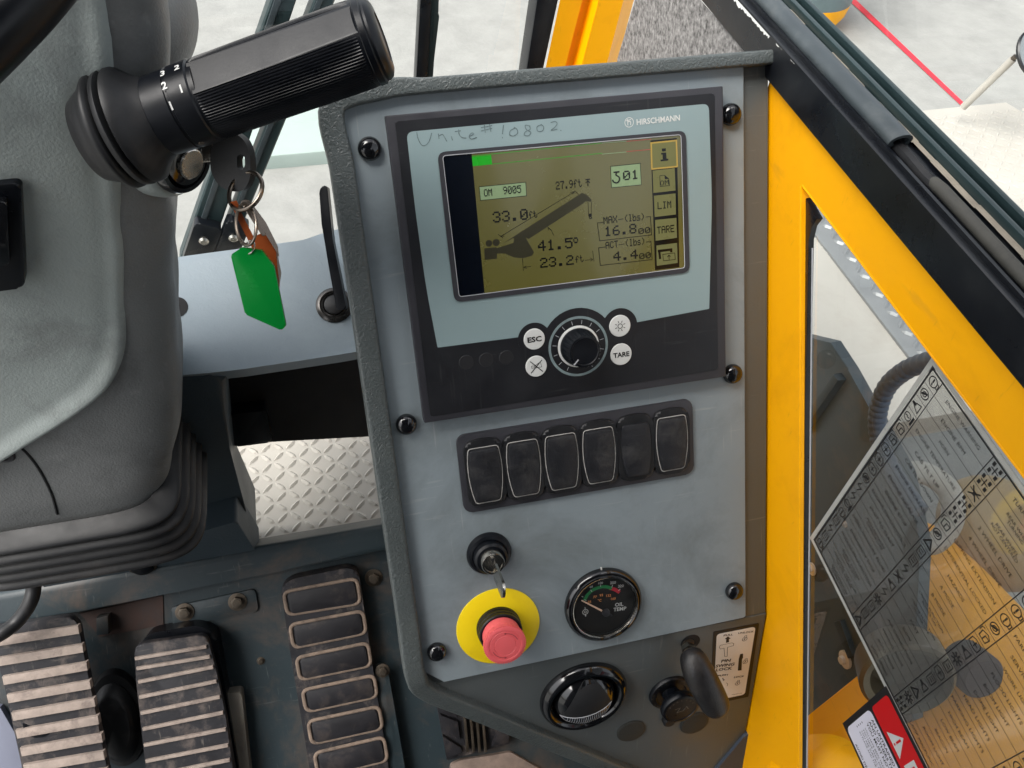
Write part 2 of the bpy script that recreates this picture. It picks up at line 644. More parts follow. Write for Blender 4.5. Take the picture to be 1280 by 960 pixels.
def rrect(x0, x1, y0, y1, r, n=6):
    pts = []
    for cx, cy, a0 in ((x1 - r, y1 - r, 0), (x0 + r, y1 - r, 90), (x0 + r, y0 + r, 180), (x1 - r, y0 + r, 270)):
        for i in range(n + 1):
            a = R_(a0 + 90 * i / n)
            pts.append(Vector((cx + r * math.cos(a), cy + r * math.sin(a))))
    return pts


def rounded(pts, r, n=5):
    """round the corners of a 2D polygon; r may be a list"""
    out = []
    m = len(pts)
    pts = [Vector(p) for p in pts]
    for i in range(m):
        rr = r[i] if isinstance(r, (list, tuple)) else r
        a, b, c = pts[i - 1], pts[i], pts[(i + 1) % m]
        if rr <= 0:
            out.append(b)
            continue
        u, v = (a - b).normalized(), (c - b).normalized()
        k = min(rr, (a - b).length * 0.48, (c - b).length * 0.48)
        p0, p1 = b + u * k, b + v * k
        for j in range(n + 1):
            t = j / n
            out.append(p0.lerp(b, t).lerp(b.lerp(p1, t), t))
    return out


def circ(c, r, n=32, a0=0, a1=360):
    full = abs(a1 - a0) >= 359.9
    return [Vector((c[0] + r * math.cos(R_(a0 + (a1 - a0) * i / (n if full else n - 1))), c[1] + r * math.sin(R_(a0 + (a1 - a0) * i / (n if full else n - 1))))) for i in range(n)]


def spline(pts, n=8):
    pts = [Vector(p) for p in pts]
    out = []
    for i in range(len(pts) - 1):
        p0, p1, p2, p3 = pts[max(0, i - 1)], pts[i], pts[i + 1], pts[min(len(pts) - 1, i + 2)]
        for j in range(n):
            t = j / n
            out.append(0.5 * ((2 * p1) + (p2 - p0) * t + (2 * p0 - 5 * p1 + 4 * p2 - p3) * t * t + (3 * p1 - p0 - 3 * p2 + p3) * t ** 3))
    out.append(pts[-1])
    return out


def lift(fr, x, y, z=0.0):
    return fr @ Matrix.Translation((x, y, z))


# ================================================================== the setting
b = B(flat(0.0))
b.sheet([(-40, -30), (40, -30), (40, 60), (-40, 60)])
b.done('ground', 'concrete', base=(0, 0, 0), smooth=0, kind='structure', label='pale mottled concrete yard seen beyond the cab glass')

STUD = None


def studs(bb, fr, x0, x1, y0, y1, pitch, ln, h, keep=None, z=0.0):
    """raised lozenges of tread plate"""
    ny, nx = int((y1 - y0) / pitch), int((x1 - x0) / pitch)
    for j in range(ny):
        for i in range(nx):
            x, y = x0 + (i + 0.5) * pitch, y0 + (j + 0.5) * pitch
            if keep and not keep(x, y):
                continue
            a = R_(45 if (i + j) % 2 else -45)
            d, s = Vector((math.cos(a), math.sin(a))), Vector((-math.sin(a), math.cos(a)))
            c = Vector((x, y))
            o = [c - d * ln, c - d * ln * .45 - s * ln * .33, c + d * ln * .45 - s * ln * .33, c + d * ln, c + d * ln * .45 + s * ln * .33, c - d * ln * .45 + s * ln * .33]
            t = [c - d * ln * .45, c + d * ln * .45]
            vs = [(p.x, p.y, z) for p in o] + [(p.x, p.y, z + h) for p in t]
            bb.add(vs, [(0, 1, 6), (1, 2, 7, 6), (2, 3, 7), (3, 4, 7), (4, 5, 6, 7), (5, 0, 6)], fr)


deck = B().box(-0.95, 0.30, 0.05, 0.85, 0.72, 0.75, 0.004).done('deck', 'deck_white', base=(0, 0.4, 0.72), kind='structure', label='white tread plate deck in front of the cab floor')
b = B(flat(0.75))
studs(b, None, -0.85, 0.12, 0.06, 0.82, 0.0215, 0.0125, 0.0034, z=0.0002)
b.done('tread', 'deck_white', deck, smooth=0, kind='stuff')

# unseen rear roof, back wall and floor, added to block sky and darken reflections
b = B()
b.box(-1.05, 0.40, -1.35, -0.30, 2.44, 2.50, 0.01)
b.done('unseen_roof', mat('unseen_grey', rgb(58, 60, 62), 0.8, var=0.1), base=(-.3, -.8, 2.44), kind='structure', label='unseen dark rear half of the cab roof, added to block overhead sky')
b = B()
b.box(-1.05, 0.40, -1.40, -1.35, 0.55, 2.50, 0.01)
b.done('unseen_rear_wall', 'unseen_grey', base=(-.3, -1.37, .55), kind='structure', label='unseen dark back wall of the cab, added for dark reflections')
b = B()
b.box(-1.05, 0.40, -1.35, -0.36, 0.50, 0.545, 0.01)
b.done('floor', 'toe_paint', base=(-.3, -.8, .5), kind='structure', label='unseen flat dark floor of the cab behind the pedals, added for dark reflections')

b = B()
b.box(0.352, 0.370, -1.35, -0.62, 0.55, 1.905, 0.006)  # unseen panel, added so the lower screen reflects dark instead of sky
b.done('reflection_panel', 'unseen_grey', base=(.36, -1.0, .55), kind='structure', label='unseen dark panel inside the right cab wall, added to darken screen reflections')

# toe board and its top flange
toe = B(FT)
tb = ons(FT, [(-60, 770), (520, 676), (760, 900), (900, 1100), (-60, 1100)])
toe.prism(tb, -0.02, 0.0)
toe = toe.done('cab_floor', 'toe_paint', base=(0, 0, 0.6), kind='structure', label='dark blue green sloping toe board of the cab floor, scuffed and rusty')
fl = B(FT)
fl.prism(ons(FT, [(-60, 750), (500, 653), (520, 682), (346, 715), (100, 764), (-60, 792)], 0.03), -0.02, 0.03, 0.012, 4)
fl.done('flange', 'toe_paint', toe)
sl = B(FT)
sl.prism(rounded(ons(FT, zoomed(0, 560, .4167, [(515, 475), (765, 420), (775, 475), (770, 490), (520, 535)])), 0.006), -0.001, 0.004, 0.0015)
sl.done('bracket', 'toe_paint', toe)
sl = B(FT)
sl.prism(ons(FT, zoomed(0, 560, .4167, [(240, 495), (490, 440), (492, 530), (300, 565)])), -0.001, 0.002, 0.001)
sl.done('rusty_plate', mat('rust', rgb(66, 50, 45), 0.8, var=0.35, vscale=30, dirt=rgb(44, 52, 56), dirt_amt=0.8, dirt_scale=20), toe)
sl = B(FT)
sl.prism(ons(FT, zoomed(0, 560, .4167, [(300, 497), (335, 490), (337, 545), (300, 550)])), 0.0, 0.018, 0.002)
sl.done('stop_block', 'toe_paint', toe)
sl = B(FT)
sl.prism(rounded(ons(FT, zoomed(260, 680, .3125, [(660, 480), (715, 470), (790, 900), (800, 1100), (760, 1100), (690, 720)])), 0.01), 0.0, 0.02, 0.004)
sl.done('rail', 'toe_paint', toe)
hb = B()
hb.lathe([(0.0125, 0), (0.0125, 0.0016), (0.0095, 0.002)], n=24)
hx = [Vector((0.0082 * math.cos(R_(60 * i)), 0.0082 * math.sin(R_(60 * i)))) for i in range(6)]
hb.prism(hx, 0.001, 0.0085, 0.0012)
hb.lathe([(0.006, 0.0084), (0.0055, 0.0092), (0.0, 0.0094)], n=16)
BOLT = raw_mesh(hb, 'bolt', 'steel')
for k, (px, py, q, s) in enumerate([(231, 765, .004, 1.0), (297, 752, .004, 1.0), (467, 722, 0.0, 1.0), (478, 838, .02, .8), (326, 826, 0.0, .45)]):
    c = on(FT, px, py, q)
    place('bolt', BOLT, lift(FT, c.x, c.y, q) @ Matrix.Rotation(k * 0.7, 4, 'Z') @ Matrix.Scale(s, 4), toe)

# front cowl: ledge, post, foot
cowl = thing('front_cowl', 'pale blue grey front cowl with ledge, between the steering column and the console', 'cowl', (-0.2, 0.05, 0.9))
b = B(FL)
b.prism(rounded(ons(FL, [(130, 338), (217, 322), (350, 304), (380, 300), (401, 292), (540, 255), (540, 418), (440, 441), (300, 462), (262, 466), (215, 470), (130, 480)]), [0, 0, .03, .03, .03, 0, 0, .02, .01, 0, 0, 0]), -0.03, 0.0, 0.009, 4)
b.done('ledge', 'cowl_paint', cowl)
FU = upright(0.045)
b = B(FU)
b.prism(ons(FU, [(150, 470), (252, 466), (262, 468), (284, 474), (287, 560), (296, 640), (322, 695), (316, 712), (215, 742), (60, 737), (60, 600), (150, 600)]), -0.12, 0.0, 0.012, 4)
b.done('post', 'cowl_dark', cowl)  # ledge paint darkened, the post's shade put into its colour
FU2 = upright(0.005)
b = B(FU2)
b.prism(rounded(ons(FU2, [(18, 700), (190, 682), (296, 652), (326, 700), (312, 714), (235, 724), (60, 738)]), 0.006), -0.05, 0.0, 0.006, 3)
b.done('foot', 'cowl_dark', cowl)
b = B(FU2)
c = on(FU2, 178, 707, 0.0)
b.lathe([(0.0175, 0), (0.0175, 0.003), (0.0145, 0.0045), (0.0135, 0.002)], lift(FU2, c.x, c.y))
b.done('grommet', 'steel', cowl)
b = B(FU2)
b.lathe([(0.0135, 0.002), (0.013, 0.006), (0.009, 0.009), (0, 0.01)], lift(FU2, c.x, c.y))
b.done('plug', 'black_plastic', cowl)
c = on(FL, 221, 384)
b = B(FL).lathe([(0.0, 0.0006), (0.012, 0.0006), (0.012, 0.0)][::-1], lift(FL, c.x, c.y)).done('hole', 'void', cowl)

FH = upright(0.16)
cav = thing('dark_cavity', 'black block standing in for the dark shaded cavity under the cowl ledge', 'dark cavity', (-0.15, 0.2, 1.0))
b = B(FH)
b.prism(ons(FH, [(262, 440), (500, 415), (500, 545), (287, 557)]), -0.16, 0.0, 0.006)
b.done('casing', 'void', cav)  # solid black block put in for the shade of the cavity
b = B(FH)
b.prism(rounded(ons(FH, [(290, 518), (333, 514), (340, 553), (292, 559)], 0.02), 0.006), 0.0, 0.02, 0.004)
b.done('duct', 'black_plastic', cav)

# windshield and what stands in front of it
FG = upright(0.50)
b = B(FG)
b.sheet([(-1.3, 0.9), (0.40, 0.9), (0.40, 2.5), (-1.3, 2.5)])
b.done('windshield', 'pane', base=(0, 0.5, 0.9), smooth=0, label='clear windshield pane across the front of the cab', category='window')

FB = upright(0.56)
for lab, q, dz in (('dark green wiper arm beyond the windshield, the one nearer the steering column', [(345, -20), (378, -20), (263, 322), (224, 326)], 0),
                   ('dark green wiper arm beyond the windshield, the one further from the steering column', [(400, -20), (428, -20), (289, 318), (268, 322)], 1)):
    r = thing('windshield_wiper', lab, 'wiper', FB @ Vector((on(FB, *q[3]).x, on(FB, *q[3]).y, 0)), 'wiper arms')
    P = ons(FB, q)
    B(FB).prism(P, -0.03, 0.0, 0.006, 3).done('arm', 'dark_green_trim', r)
    a, d = (P[0] + P[1]) / 2, (P[2] + P[3]) / 2
    e = (a - d).normalized()
    s = Vector((e.y, -e.x))
    wd = (P[1] - P[0]).length
    B(FB).prism([a - s * wd * .1, a - s * wd * .34, d - s * wd * .34, d - s * wd * .1], 0.0, 0.004, 0.001).done('rib', 'seal_rubber', r)
    h = thing
    k = d + e * 0.05
    B(FB).prism(rounded([d - s * wd * .62, d + s * wd * .62, d + s * wd * .62 + e * .09, d - s * wd * .62 + e * .09], .008), 0.0, 0.02, 0.005).done('clamp', 'black_frame', r)
    for t in (0.02, 0.06):
        c = d + e * t
        B(FB).lathe([(0.008, 0.018), (0.008, 0.024), (0.005, 0.027), (0, 0.027)], lift(FB, c.x, c.y), n=14).done('bolt', 'chrome', r)
r = thing('windshield_wiper', 'upright black wiper blade behind the top edge of the console', 'wiper', (0.1, 0.53, 1.3))
FB2 = upright(0.53)
B(FB2).prism(ons(FB2, [(526, -20), (541, -20), (533, 130), (518, 130)]), -0.02, 0.0, 0.004).done('spine', 'black_frame', r)
B(FB2).prism(ons(FB2, [(541.5, -20), (551, -20), (550, 20), (547, 22), (541, 130), (533.5, 130)]), -0.03, -0.008, 0.004).done('rubber', 'dark_green_trim', r)

# kerb far outside
b = B(flat(0.0))
b.prism(ons(flat(0.06), [(300, 134), (415, 121), (415, 188), (300, 198)]), 0.0, 0.06, 0.01)
b.done('kerb', 'pale_green', label='pale green painted kerb on the yard, glimpsed between wiper arm and console', category='kerb')

# front right pillar: folded yellow sheet
pil = thing('pillar', 'yellow folded steel corner pillar rising behind the console', 'pillar', (0.3, 0.5, 1.1))
FPI = upright(0.47)
bot, top = [], []
segs = [(682, 700, 0.0), (706, 728, 0.0), (706.5, 728.6, -0.012), (719, 741, -0.012), (722, 744, 0.012), (752, 774, 0.014), (757, 779, 0.004), (788, 812, -0.05)]
vs = []
for x0, x1, n in segs:
    # x0 is read at y=85, x1 at y=0; the pillar is straight, so it is carried on past both
    dx = (x1 - x0) / 85.0
    lo, hi = on(FPI, x0 - dx * 75, 160, 0), on(FPI, x1 + dx * 60, -60, 0)
    vs += [(lo.x, lo.y, n), (hi.x, hi.y, n)]
fs = [(2 * i, 2 * i + 2, 2 * i + 3, 2 * i + 1) for i in range(len(segs) - 1)]
B(FPI).add(vs, fs).done('post', 'yellow', pil, smooth=20)
b = B(FPI)
b.prism([on(FPI, 645, 160), on(FPI, 664, 160), on(FPI, 701, -60), on(FPI, 681, -60)][::1], -0.03, -0.002, 0.003)
q = [on(FPI, 659, 85), on(FPI, 681, 85), on(FPI, 699.5, 0), on(FPI, 672, 0)]
b = B(FPI)
e0, e1 = q[3] - q[0], q[2] - q[1]
b.prism([q[0] - e0 * .9, q[1] - e1 * .9, q[2] + e1 * .7, q[3] + e0 * .7], -0.04, -0.003, 0.004)
b.done('window_seal', 'black_frame', pil)

# ------------------------------------------------------------------ right wall
wall = thing('cab_side_wall', 'bright yellow right side wall of the cab with black sill and window', 'cab wall', (XW, -0.3, 0.7))
zt, zb = 1.5735, 1.521
I = [on(FW, 1001, 236), on(FW, 998.5, 960)]
dirn = (I[1] - I[0])
I2 = I[0] + dirn * ((0.80 - I[0].y) / dirn.y)
inner = [Vector((I[0].x, zb)), Vector((0.85, zb)), Vector((0.85, 0.80)), I2]
outer = [Vector((-0.02, zt)), Vector((0.95, zt)), Vector((0.95, 0.65)), Vector((-0.02, 0.65))]
b = B(FW)
for i in range(4):
    j = (i + 1) % 4
    b.prism([outer[i], outer[j], inner[j], inner[i]], -0.010, 0.0)
b.done('panel', 'yellow', wall)
b = B(FW)
b.tube([(I2.x - .0012, I2.y, -0.0004), (I[0].x - .0012, zb - .001, -0.0004)], 0.0016, 8)
b.tube([(I[0].x, zb + .0008, -0.0006), (0.85, zb + .0008, -0.0006)], 0.0012, 8)
b.done('rolled_edge', 'yellow', wall)
b = B(FW)
b.prism(ons(FW, [(1001.5, 237), (1021, 274), (1014, 283), (1010, 300), (1006.5, 500), (1003, 962), (1001, 1200), (995, 1200), (998.7, 960)], -0.004), -0.010, -0.004, 0.0010)
b.done('window_seal', 'black_frame', wall)
GX = -0.008
b = B(FW)
gl = [Vector((I[0].x + .001, zb - .001)), Vector((0.849, zb - .001)), Vector((0.849, 0.80)), Vector((I2.x + .001, 0.80))]
b.sheet(gl, GX)
b.done('window_pane', 'door_pane', wall, smooth=0)
b = B(FW)
gA, gB = on(FW, 1016.5, 310, GX), on(FW, 1009.4, 960, GX)
b.tube([(gA.x, gA.y, GX + .0008), (gB.x, gB.y, GX + .0008)], 0.0007, 6)
b.done('pane_edge', 'silver_print', wall)
# grey felt lining ahead of the console
b = B(FW)
fa = [on(FW, 768, 130), on(FW, 955, 130), on(FW, 955, 84), on(FW, 945, 73), on(FW, 878, -2), on(FW, 860, -30), on(FW, 806, -30), on(FW, 797, 0), on(FW, 775, 72)]
b.sheet(fa, 0.0035)
b.done('felt_lining', 'felt', wall, smooth=0)
# black sill
zs = 1.609
b = B(FW)
b.prism([(-0.75, zt - .0015), (0.95, zt - .0015), (0.95, zs), (-0.75, zs)], -0.05, 0.006, 0.0025, 3)
sill = b.done('sill', 'black_frame', wall)
b = B(FW)
x = on(FW, 905, -12, 0.0075).x
xe = on(FW, 1000, 82, 0.0075).x
ch = []
n = 90
for i in range(n):
    t = i / (n - 1)
    xx = x + (xe - x) * t
    w = (0.0052 * (1 - t) ** 0.8 + 0.0004) * (0.45 + 1.0 * noise.noise(Vector((xx * 240, 3.1, 0))) ** 2 * 2.2 + 0.5 * random.random())
    if t > 0.62:
        w *= max(0, noise.noise(Vector((xx * 160, 9.7, 0)))) * 2.5
    ch.append((xx, w))
for i in range(n - 1):
    (xa, wa), (xb, wb) = ch[i], ch[i + 1]
    if wa > 1e-5 or wb > 1e-5:
        b.add([(xa, zs - .0022, .0066), (xb, zs - .0022, .0066), (xb, zs - .0022 - wb, .0066), (xa, zs - .0022 - wa, .0066)], [(0, 1, 2, 3)])
b.done('paint_chips', 'paint_chip', sill, smooth=0)
# hollow rubber strip on the sill, torn off at its end
FS = frame((XW, 0, zs), (0, -1, 0), (1, 0, 0))        # x backwards, y outwards, z = -(...)
SZ = FS.to_3x3() @ Vector((0, 0, 1))
UPS = 1.0 if SZ.z > 0 else -1.0


def sp(x, y, z):
    """sill top: x backwards, y outwards, z up"""
    return Vector((XW + y, -x, zs + z))


xt = -on(FS, 1120, 190, 0.0).x if False else 0.1555
b = B()
ns = 20
sec_o, sec_i = [], []
for i in range(ns):
    a = 2 * math.pi * i / ns
    sec_o.append((0.012 + 0.0098 * math.cos(a), 0.0062 + 0.0072 * math.sin(a) - 0.002 * (math.sin(a) < -0.5)))
    sec_i.append((0.0125 + 0.0068 * math.cos(a), 0.0064 + 0.0038 * math.sin(a)))
xs = [-0.75, -0.4, -0.2, -0.1, 0.0, 0.05, 0.1, 0.135, 0.15, xt]
vs, fs = [], []
for xx in xs:
    for q in sec_o:
        wob = 0.0006 * math.sin(xx * 60)
        vs.append(sp(xx + (0.004 * (q[1] / 0.012) if xx == xt else 0), q[0] + wob, q[1]))
for k in range(len(xs) - 1):
    for i in range(ns):
        j = (i + 1) % ns
        fs.append((k * ns + i, k * ns + j, (k + 1) * ns + j, (k + 1) * ns + i))
o0 = (len(xs) - 1) * ns
i0 = len(vs)
for q in sec_i:
    vs.append(sp(xt + 0.004 * (q[1] / 0.012), q[0], q[1]))
i1 = len(vs)
for q in sec_i:
    vs.append(sp(xt - 0.06, q[0], q[1]))
for i in range(ns):
    j = (i + 1) % ns
    fs.append((o0 + i, o0 + j, i0 + j, i0 + i))
    fs.append((i0 + i, i0 + j, i1 + j, i1 + i))
b.add(vs, fs)
b.done('rubber_strip', 'seal_rubber', sill)
b = B()
pth = [sp(x, 0.013 + 0.0012 * math.sin(x * 90), 0.0005) for x in [xt - .02, xt + .02, xt + .04, xt + .055]]
b.tube(pth, lambda t: 0.0055 - 0.002 * abs(math.sin(t * 9)), 8)
b.done('torn_strip', 'rubber', sill)
b = B()
b.tube([sp(xt + .048, 0.0135, 0.001), sp(xt + .06, 0.0128, 0.003), sp(xt + .12, 0.0125, 0.003), sp(xt + .3, 0.0125, 0.003), sp(0.9, 0.0125, 0.003)], 0.0050, 12)
b.done('worn_strip', mat('worn_rubber', rgb(66, 65, 60), 0.7, var=0.3, vscale=60, dirt=rgb(50, 50, 50), dirt_amt=0.6, dirt_scale=50), sill)
b = B()
for y0, y1, z1 in ((0.0, 0.0028, 0.0035),):
    pts = [sp(-0.75, y0, 0), sp(0.95, y0, 0), sp(0.95, y1, 0), sp(-0.75, y1, 0)]
    b.add(pts + [p + Vector((0, 0, z1)) for p in pts], [(4, 5, 6, 7), (0, 1, 5, 4), (2, 3, 7, 6), (1, 2, 6, 5), (3, 0, 4, 7)])
b.done('channel_lip', 'black_frame', sill)
b = B()
for k in range(60):
    x0 = -0.7 + k * 0.0275
    w = 0.0016 + 0.0022 * random.random()
    y0 = 0.0245 + 0.001 * random.random()
    pts = [sp(x0, y0, 0.0003), sp(x0 + .03, y0, 0.0003), sp(x0 + .03, y0 + w + .003, 0.0003), sp(x0, y0 + w + .003, 0.0003)]
    b.add([p + Vector((0, 0, 0.0022 + k % 3 * 1e-4)) for p in pts], [(0, 1, 2, 3)])
b.done('sealant', 'tan_sealant', sill, smooth=0)
for y0, y1, z1, m in ((0.031, 0.0362, 0.009, 'dark_green_trim'), (0.0372, 0.0395, 0.006, 'black_frame'), (0.0428, 0.0485, 0.010, 'dark_green_trim')):
    b = B()
    b.box(XW + y0, XW + y1, -0.95, 0.75, zs - .004, zs + z1, 0.0018)
    b.done('glass_channel', m, sill)
b = B()
b.sheet([(-0.75, zs - .01), (0.95, zs - .01), (0.95, 2.4), (-0.75, 2.4)], -0.0412, FW)
b.done('upper_pane', 'pane', wall, smooth=0)
# ================================================================== the console
XR = 0.3722
con = thing('console', 'grey control console with blue grey face plate, switches, gauge and red stop button', 'console', FP @ Matrix.Translation((0.17, -0.70, -0.15)))
b = B(FP)
b.prism([(-0.034, -0.5415), (XR, -0.5415), (XR, 0.046), (-0.034, 0.046)], -0.15, -0.0045, 0.004, 2)
b.done('body', 'olive', con)
diag = ons(FF, [(512, 863), (765, 962), (830, 990)])
dd = (diag[2] - diag[1])
low = diag[2] + dd * 0.6
edge = ons(FF, [(897, 962), (915, 938), (931, 918), (941, 890)])
b = B(FF)
b.prism([(-0.034, 0.0), (XR, 0.0), (XR, edge[3].y), edge[2], edge[1], edge[0], (edge[0].x - .01, low.y), low, diag[1], diag[0]], -0.10, 0.0, 0.004, 2)
b.done('lower_body', 'olive', con)
# padded rim round the left and top
il = on(FP, 457, 300, 0.004).x
tV = on(FP, 640, 99, 0.006)
tl = on(FP, 640, 108, 0.006).y
hwL, hwT = (il + .036) / 2, (0.053 - tl) / 2
nF, nP = FF.to_3x3() @ Vector((0, 0, 1)), FP.to_3x3() @ Vector((0, 0, 1))
dn = (diag[2] - diag[0]).normalized()
pn = Vector((-dn.y, dn.x))
cl = []
for k in range(9):
    p = low.lerp(diag[0], k / 8 * .965) + pn * .0105
    cl.append((FF @ Vector((p.x, p.y, 0.0)), nF, .0105))
cor = FP @ Vector((-0.036 + hwL, -0.531, 0.0))
cl.append((FP @ Vector((-0.036 + hwL, -0.522, 0.0)), nP, hwL))
for k in range(1, 12):
    cl.append((FP @ Vector((-0.036 + hwL, -0.522 + (0.037 + .522) * k / 11, 0.0)), nP, hwL))
for k in range(1, 12):
    t = k / 11
    q = FP @ Vector((-0.017 + (XR + .017) * t, 0.053 - hwT, 0.0))
    cl.append((q, nP, hwL + (hwT - hwL) * min(1, t * 6)))
# round the two corners of the centre line
P3 = [c[0] for c in cl]
sm = []
for i in range(len(cl) - 1):
    p0, p1, p2, p3 = P3[max(0, i - 1)], P3[i], P3[i + 1], P3[min(len(P3) - 1, i + 2)]
    for j in range(6):
        t = j / 6
        q = 0.5 * ((2 * p1) + (p2 - p0) * t + (2 * p0 - 5 * p1 + 4 * p2 - p3) * t * t + (3 * p1 - p0 - 3 * p2 + p3) * t ** 3)
        sm.append((q, cl[i][1].lerp(cl[i + 1][1], t).normalized(), cl[i][2] + (cl[i + 1][2] - cl[i][2]) * t))
sm.append(cl[-1])
vs, fs, ns2 = [], [], 48
for i, (q, nn, hw) in enumerate(sm):
    t = (sm[min(i + 1, len(sm) - 1)][0] - sm[max(i - 1, 0)][0]).normalized()
    sd_ = t.cross(nn).normalized()
    for k in range(ns2):
        a_ = 2 * math.pi * k / ns2
        c_, s_ = math.cos(a_), math.sin(a_)
        vs.append(q + sd_ * (hw * math.copysign(abs(c_) ** .26, c_)) + nn * (-0.016 + 0.026 * math.copysign(abs(s_) ** .26, s_)))
for i in range(len(sm) - 1):
    for k in range(ns2):
        j = (k + 1) % ns2
        fs.append((i * ns2 + k, i * ns2 + j, (i + 1) * ns2 + j, (i + 1) * ns2 + k))
fs += [list(range(ns2))[::-1], [(len(sm) - 1) * ns2 + k for k in range(ns2)]]
b = B()
b.add(vs, fs)
b.done('rim', 'housing', con, smooth=70)
# face plate
pp = ons(FP, [(436, 122), (931, 92), (931, 771), (556, 859), (523, 836)])
pp[0] = Vector((il - .004, tl + .004))
pp[1] = Vector((0.3445, tl + .004))
pp[2] = Vector((0.3445, -0.5375))
pp[3].y = -0.5395
b = B(FP)
b.prism(rounded(pp, [0, 0, .002, 0, .003]), -0.006, 0.0, 0.0006, 1)
plate = b.done('face_plate', 'plate_paint', con)
b = B()
b.lathe([(0.0098, 0), (0.0102, 0.002), (0.0098, 0.0045), (0.0082, 0.0072), (0.0052, 0.009), (0, 0.0096)], n=28)
CAP = raw_mesh(b, 'cap_nut', 'black_gloss')
for x, y in ((0, 0), (0.33, 0), (0, -0.2497), (0.33, -0.2497), (0, -0.4997), (0.33, -0.4997)):
    place('cap_nut', CAP, lift(FP, x, y, 0), con)

# bank of six rocker switches
x0, x1, yt, yb = 0.0444, 0.2858, -0.2688, -0.3508
b = B(FP)
b.prism(rrect(x0, x1, yb, yt, 0.009), 0.0, 0.0032, 0.0012, 2)
bank = b.done('switch_bank', 'bezel', con)


def barrel(cx, cy, w, h, bulge, n=8, top=0.0):
    pts = []
    for i in range(n + 1):
        t = -1 + 2 * i / n
        pts.append(Vector((cx + w / 2 + bulge * (1 - t * t) + 0.0012 * t, cy + h / 2 * t)))
    for i in range(n + 1):
        t = 1 - 2 * i / n
        pts.append(Vector((cx - w / 2 - bulge * (1 - t * t) - 0.0012 * t, cy + h / 2 * t)))
    return rounded(pts, [.003] + [0] * (n - 1) + [.003, .003] + [0] * (n - 1) + [.003], 3)


mat('switch_black', rgb(24, 25, 28), 0.5, var=0.2, vscale=60, dirt=rgb(70, 66, 62), dirt_amt=0.15, dirt_scale=60)
pitch = (x1 - x0 - 0.0105) / 6
for i in range(6):
    cx = x0 + 0.00525 + pitch * (i + 0.5)
    cy = (yt + yb) / 2 - 0.001
    b = B(FP)
    so_ = rounded([(cx - pitch * .49, cy - .0345), (cx + pitch * .49, cy - .0345), (cx + pitch * .5, cy + .026), (cx + pitch * .4, cy + .0345), (cx, cy + .037), (cx - pitch * .4, cy + .0345), (cx - pitch * .5, cy + .026)], [.011, .011, .005, .008, .01, .008, .005])
    b.prism(so_, 0.0028, 0.0070, 0.0030, 4)
    sw = b.done('switch_surround', 'switch_black', bank)
    rh, rw = 0.0555, 0.0245
    if i != 4:
        ring = barrel(cx, cy - .001, rw + .0022, rh + .0022, 0.0032)
        rb = B(FP)
        rb.tube([(p.x, p.y, 0.0071) for p in ring], 0.0005, 6, closed=True)
        o = rb.done('rocker_rim', mat('worn_rim', rgb(164, 162, 158), .4, var=.35, vscale=120), bank)
    b = B(FP)
    out = barrel(cx, cy - .001, rw, rh, 0.0032)
    bm = bmesh.new()
    ring0 = [bm.verts.new((p.x, p.y, 0.0060)) for p in out]
    ctr = Vector((cx, cy - .001))
    tilt = (0.035, 0.03, 0.035, 0.03, -0.02, 0.03)[i]
    rings = [ring0]
    for sc, dz in ((1.0, 0.0074), (0.97, 0.0086), (0.90, 0.0090)):
        rings.append([bm.verts.new((ctr.x + (p.x - ctr.x) * sc, ctr.y + (p.y - ctr.y) * (1 - (1 - sc) * .5), dz + tilt * (p.y - ctr.y) + 3.0 * (p.y - ctr.y) ** 2 * .5)) for p in out])
    for k in range(3):
        for q in range(len(out)):
            r = (q + 1) % len(out)
            bm.faces.new((rings[k][q], rings[k][r], rings[k + 1][r], rings[k + 1][q]))
    bm.faces.new(rings[-1])
    b.add_bm(bm)
    b.done('rocker', mat('rocker_black', rgb(30, 31, 35), 0.5, var=0.25, vscale=60, bump=0.2, bscale=700, dirt=rgb(88, 86, 84), dirt_amt=0.35, dirt_scale=40), bank)

# key switch
kc = on(FP, 611, 691)
FK = lift(FP, kc.x, kc.y) @ Matrix.Scale(1.08, 4)
b = B(FK)
b.lathe([(0.0212, 0.0), (0.0212, 0.002), (0.0195, 0.005), (0.0168, 0.0062), (0.0162, 0.005), (0.0155, 0.0125), (0.0135, 0.0142), (0.0112, 0.0142)], n=44)
ks = b.done('key_switch', 'black_plastic', con)
b = B(FK)
b.lathe([(0.0108, 0.010), (0.0108, 0.0215), (0.0101, 0.0226), (0.0085, 0.0226), (0.0082, 0.0212), (0.0, 0.0212)], n=36)
b.done('lock_barrel', 'chrome', ks)
b = B(FK)
b.box(-0.0012, 0.0012, -0.0052, 0.0052, 0.0210, 0.0216)
b.done('keyhole', 'void', ks)
FKY = FK @ Matrix.Rotation(R_(-10), 4, 'Z') @ Matrix.Rotation(R_(90), 4, 'Y') @ Matrix.Rotation(R_(0), 4, 'Z')
b = B(FK @ Matrix.Rotation(R_(6), 4, 'Z'))
prof = rounded([(-0.0038, 0.013), (0.0032, 0.013), (0.0032, 0.028), (0.0062, 0.031), (0.006, 0.066), (0.002, 0.0715), (-0.005, 0.0715), (-0.0092, 0.066), (-0.009, 0.032), (-0.0038, 0.028)], [0, 0, .002, .003, .005, .003, .003, .005, .003, .002], 4)
b.prism(prof, -0.0012, 0.0012, 0.0005, 2, fr=FK @ Matrix.Rotation(R_(-8), 4, 'Z') @ Matrix(((0, 0, 1, 0), (1, 0, 0, 0), (0, 1, 0, 0), (0, 0, 0, 1))), allbev=True)
b.done('key', 'chrome', base=FK @ Matrix.Translation((0, 0, .02)), label='bare metal key in the console lock above the red stop button', category='key')

